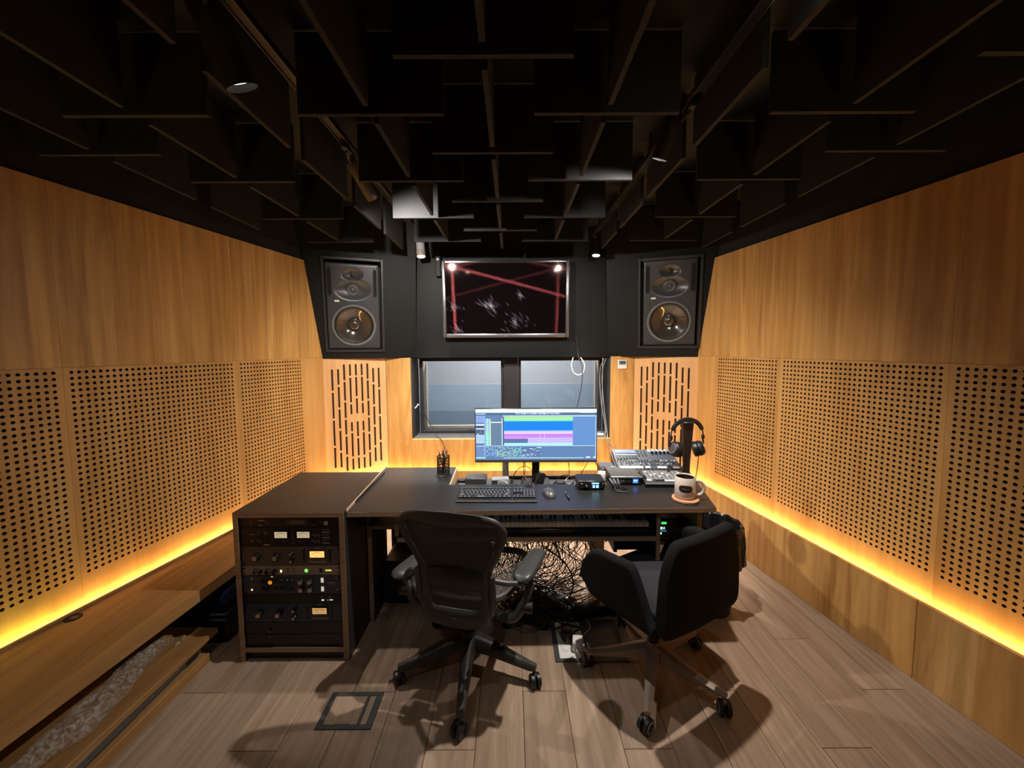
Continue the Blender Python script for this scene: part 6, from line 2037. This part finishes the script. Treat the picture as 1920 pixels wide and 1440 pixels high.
for i, (pts, lab) in enumerate((
    ([(0.05, 2.20, 0.30), (0.13, 2.18, 0.24), (0.20, 2.20, 0.33), (0.24, 2.24, 0.42), (0.25, 2.30, 0.52)], 'white cable rising through the tangle under the desk'),
    ([(0.27, 2.16, 0.046), (0.32, 2.12, 0.02), (0.38, 2.10, 0.004), (0.42, 2.00, 0.010), (0.38, 1.92, 0.030), (0.34, 1.89, 0.02)], 'thin pale cable running from the power strip to the floor sockets'),
    ([(0.10, 2.12, 0.03), (0.20, 2.06, 0.006), (0.28, 2.02, 0.006), (0.34, 1.98, 0.02), (0.36, 1.93, 0.05), (0.32, 1.90, 0.055)], 'thick black cable running into the floor socket box'),
    ([(0.24, 2.24, 0.05), (0.34, 2.26, 0.02), (0.45, 2.30, 0.03), (0.54, 2.34, 0.06), (0.60, 2.36, 0.12)], 'thick black cable swinging right towards the desk post'),
    ([(0.20, 2.30, 0.30), (0.32, 2.24, 0.22), (0.36, 2.20, 0.12), (0.30, 2.14, 0.03), (0.22, 2.10, 0.006), (0.16, 2.03, 0.006)], 'thick black cable looping down beside the power strip'))):
    cable(lab, pts, (0.0035, 0.0024, 0.0050, 0.0050, 0.0048)[i], cable_w if i < 2 else cable_m, group=None, k=8)
for i in range(9):
    x0 = 0.56 + 0.022 * i
    cable('%s thin dark lead hanging below the slung rack unit, counted from the left' % ['first', 'second', 'third', 'fourth', 'fifth', 'sixth', 'seventh', 'eighth', 'ninth'][i],
          [(x0, 2.22, 0.464), (x0 + rc.uniform(-0.03, 0.03), 2.24, 0.42), (x0 + rc.uniform(-0.05, 0.05), 2.26, 0.36 + rc.uniform(-0.03, 0.03)), (x0 + rc.uniform(-0.06, 0.02), 2.30, 0.43), (x0 - 0.02, 2.34, 0.47)], 0.0024, k=5, n=5)

# ---- waste bin with a bag
wbn = thing('waste_bin', 'round waste bin lined with a shiny black bag beside the right end of the desk', 'bin', (1.165, 2.16, 0))
B().lathe([(0, 0.0), (0.098, 0.0), (0.100, 0.004), (0.132, 0.50), (0.136, 0.505), (0.132, 0.51), (0.128, 0.50), (0.096, 0.008), (0, 0.008)], 36).build('bin', bplast, wbn)
rg_ = random.Random(8)
P = []
NB = 72
prof = [(0.118, 0.30), (0.124, 0.40), (0.126, 0.48), (0.130, 0.515), (0.139, 0.526), (0.149, 0.515), (0.154, 0.48), (0.157, 0.43), (0.158, 0.37), (0.160, 0.31), (0.156, 0.275)]
ph = [rg_.uniform(0, 6.28) for _ in range(6)]
for k in range(NB):
    a = 2 * math.pi * k / NB
    row = []
    for i, (r_, zz) in enumerate(prof):
        w_ = 0.0035 * math.sin(9 * a + ph[0]) + 0.003 * math.sin(17 * a + ph[1] + zz * 20) + 0.002 * math.sin(31 * a + ph[2])
        f_ = 1.5 if i > 4 else 0.8
        zz2 = zz + (0.030 * math.sin(3 * a + ph[3]) + 0.012 * math.sin(8 * a + ph[4]) if i == len(prof) - 1 else 0.004 * math.sin(13 * a + ph[5]))
        row.append(((r_ + w_ * f_) * math.cos(a), (r_ + w_ * f_) * math.sin(a), zz2))
    P.append(row)
B().grid(P, closed_u=True).build('bag', bag_m, wbn, 30)
B().lathe([(0, 0.24), (0.115, 0.26)], 36).build('bag_bottom', bag_m, wbn)

# ---- leads around the window
cable('dark lead hanging from the television in front of the right window pane', [(0.60, 3.60, 1.62), (0.615, 3.615, 1.50), (0.625, 3.60, 1.435), (0.655, 3.59, 1.35), (0.655, 3.59, 1.20), (0.625, 3.60, 1.02), (0.60, 3.60, 0.90), (0.60, 3.56, 0.70), (0.59, 3.55, 0.55)], 0.0035, k=8)
cable('white loop of cable hung from the soffit above the right pane', [(0.575, 3.61, 1.435), (0.557, 3.60, 1.37), (0.575, 3.60, 1.30), (0.622, 3.60, 1.272), (0.668, 3.60, 1.30), (0.680, 3.60, 1.37), (0.645, 3.61, 1.435)], 0.0042, cable_w, k=8)
jx = WXR - 0.016
for i, (dx_, c_) in enumerate(((0.0, 'front'), (-0.022, 'rear'))):
    cable('%s grey lead running down the right side of the window recess' % c_, [(jx - 0.015 + dx_, 3.68, 1.425), (jx - 0.045 + dx_, 3.69, 1.34), (jx - 0.050 + dx_, 3.70, 1.22), (jx - 0.035 + dx_, 3.69, 1.00), (jx - 0.012 + dx_ * 0.5, 3.67, 0.78), (jx - 0.008 + dx_, 3.635, 0.690), (jx - 0.01 + dx_, 3.612, 0.665), (jx + 0.01 - 2.2 * dx_, 3.60, 0.56), (jx + 0.025 - 3 * dx_, 3.59, 0.44)], 0.0036, M('grey_lead', S(150, 146, 142), 0.5), k=8)
sb = thing('window_junction_box', 'small grey junction box on the right end of the window sill', 'junction box', (0.855, 3.74, WZ0 + 0.0085), (0, 0, R(-12)))
B().box(-0.05, 0.05, -0.035, 0.035, 0, 0.030, bev=0.004).build('case', bgrey, sb)
B().box(-0.02, 0.045, -0.060, -0.0355, 0.002, 0.022, bev=0.003).build('terminal', white_p, sb)
hk = thing('wall_hook_lead', 'dark lead with a small white clip strung across the left window corner', 'cable', (-0.925, 3.72, 0.972))
B().cyl((0, -0.004, 0.0), (0.012, -0.02, 0.014), 0.007, n=12).build('clip', white_p, hk)
B().tube([(0.0, -0.006, -0.004), (-0.018, -0.020, -0.022)], 0.0055, 8).build('clip', white_p, hk)
B().tube(smooth_path([(0.008, -0.016, 0.004), (0.05, -0.02, -0.045), (0.11, -0.03, -0.14), (0.17, -0.05, -0.245), (0.215, -0.085, -0.292), (0.245, -0.115, -0.305), (0.275, -0.125, -0.36), (0.30, -0.13, -0.46)], 6), 0.0032, 6).build('sheath', cable_m, hk)
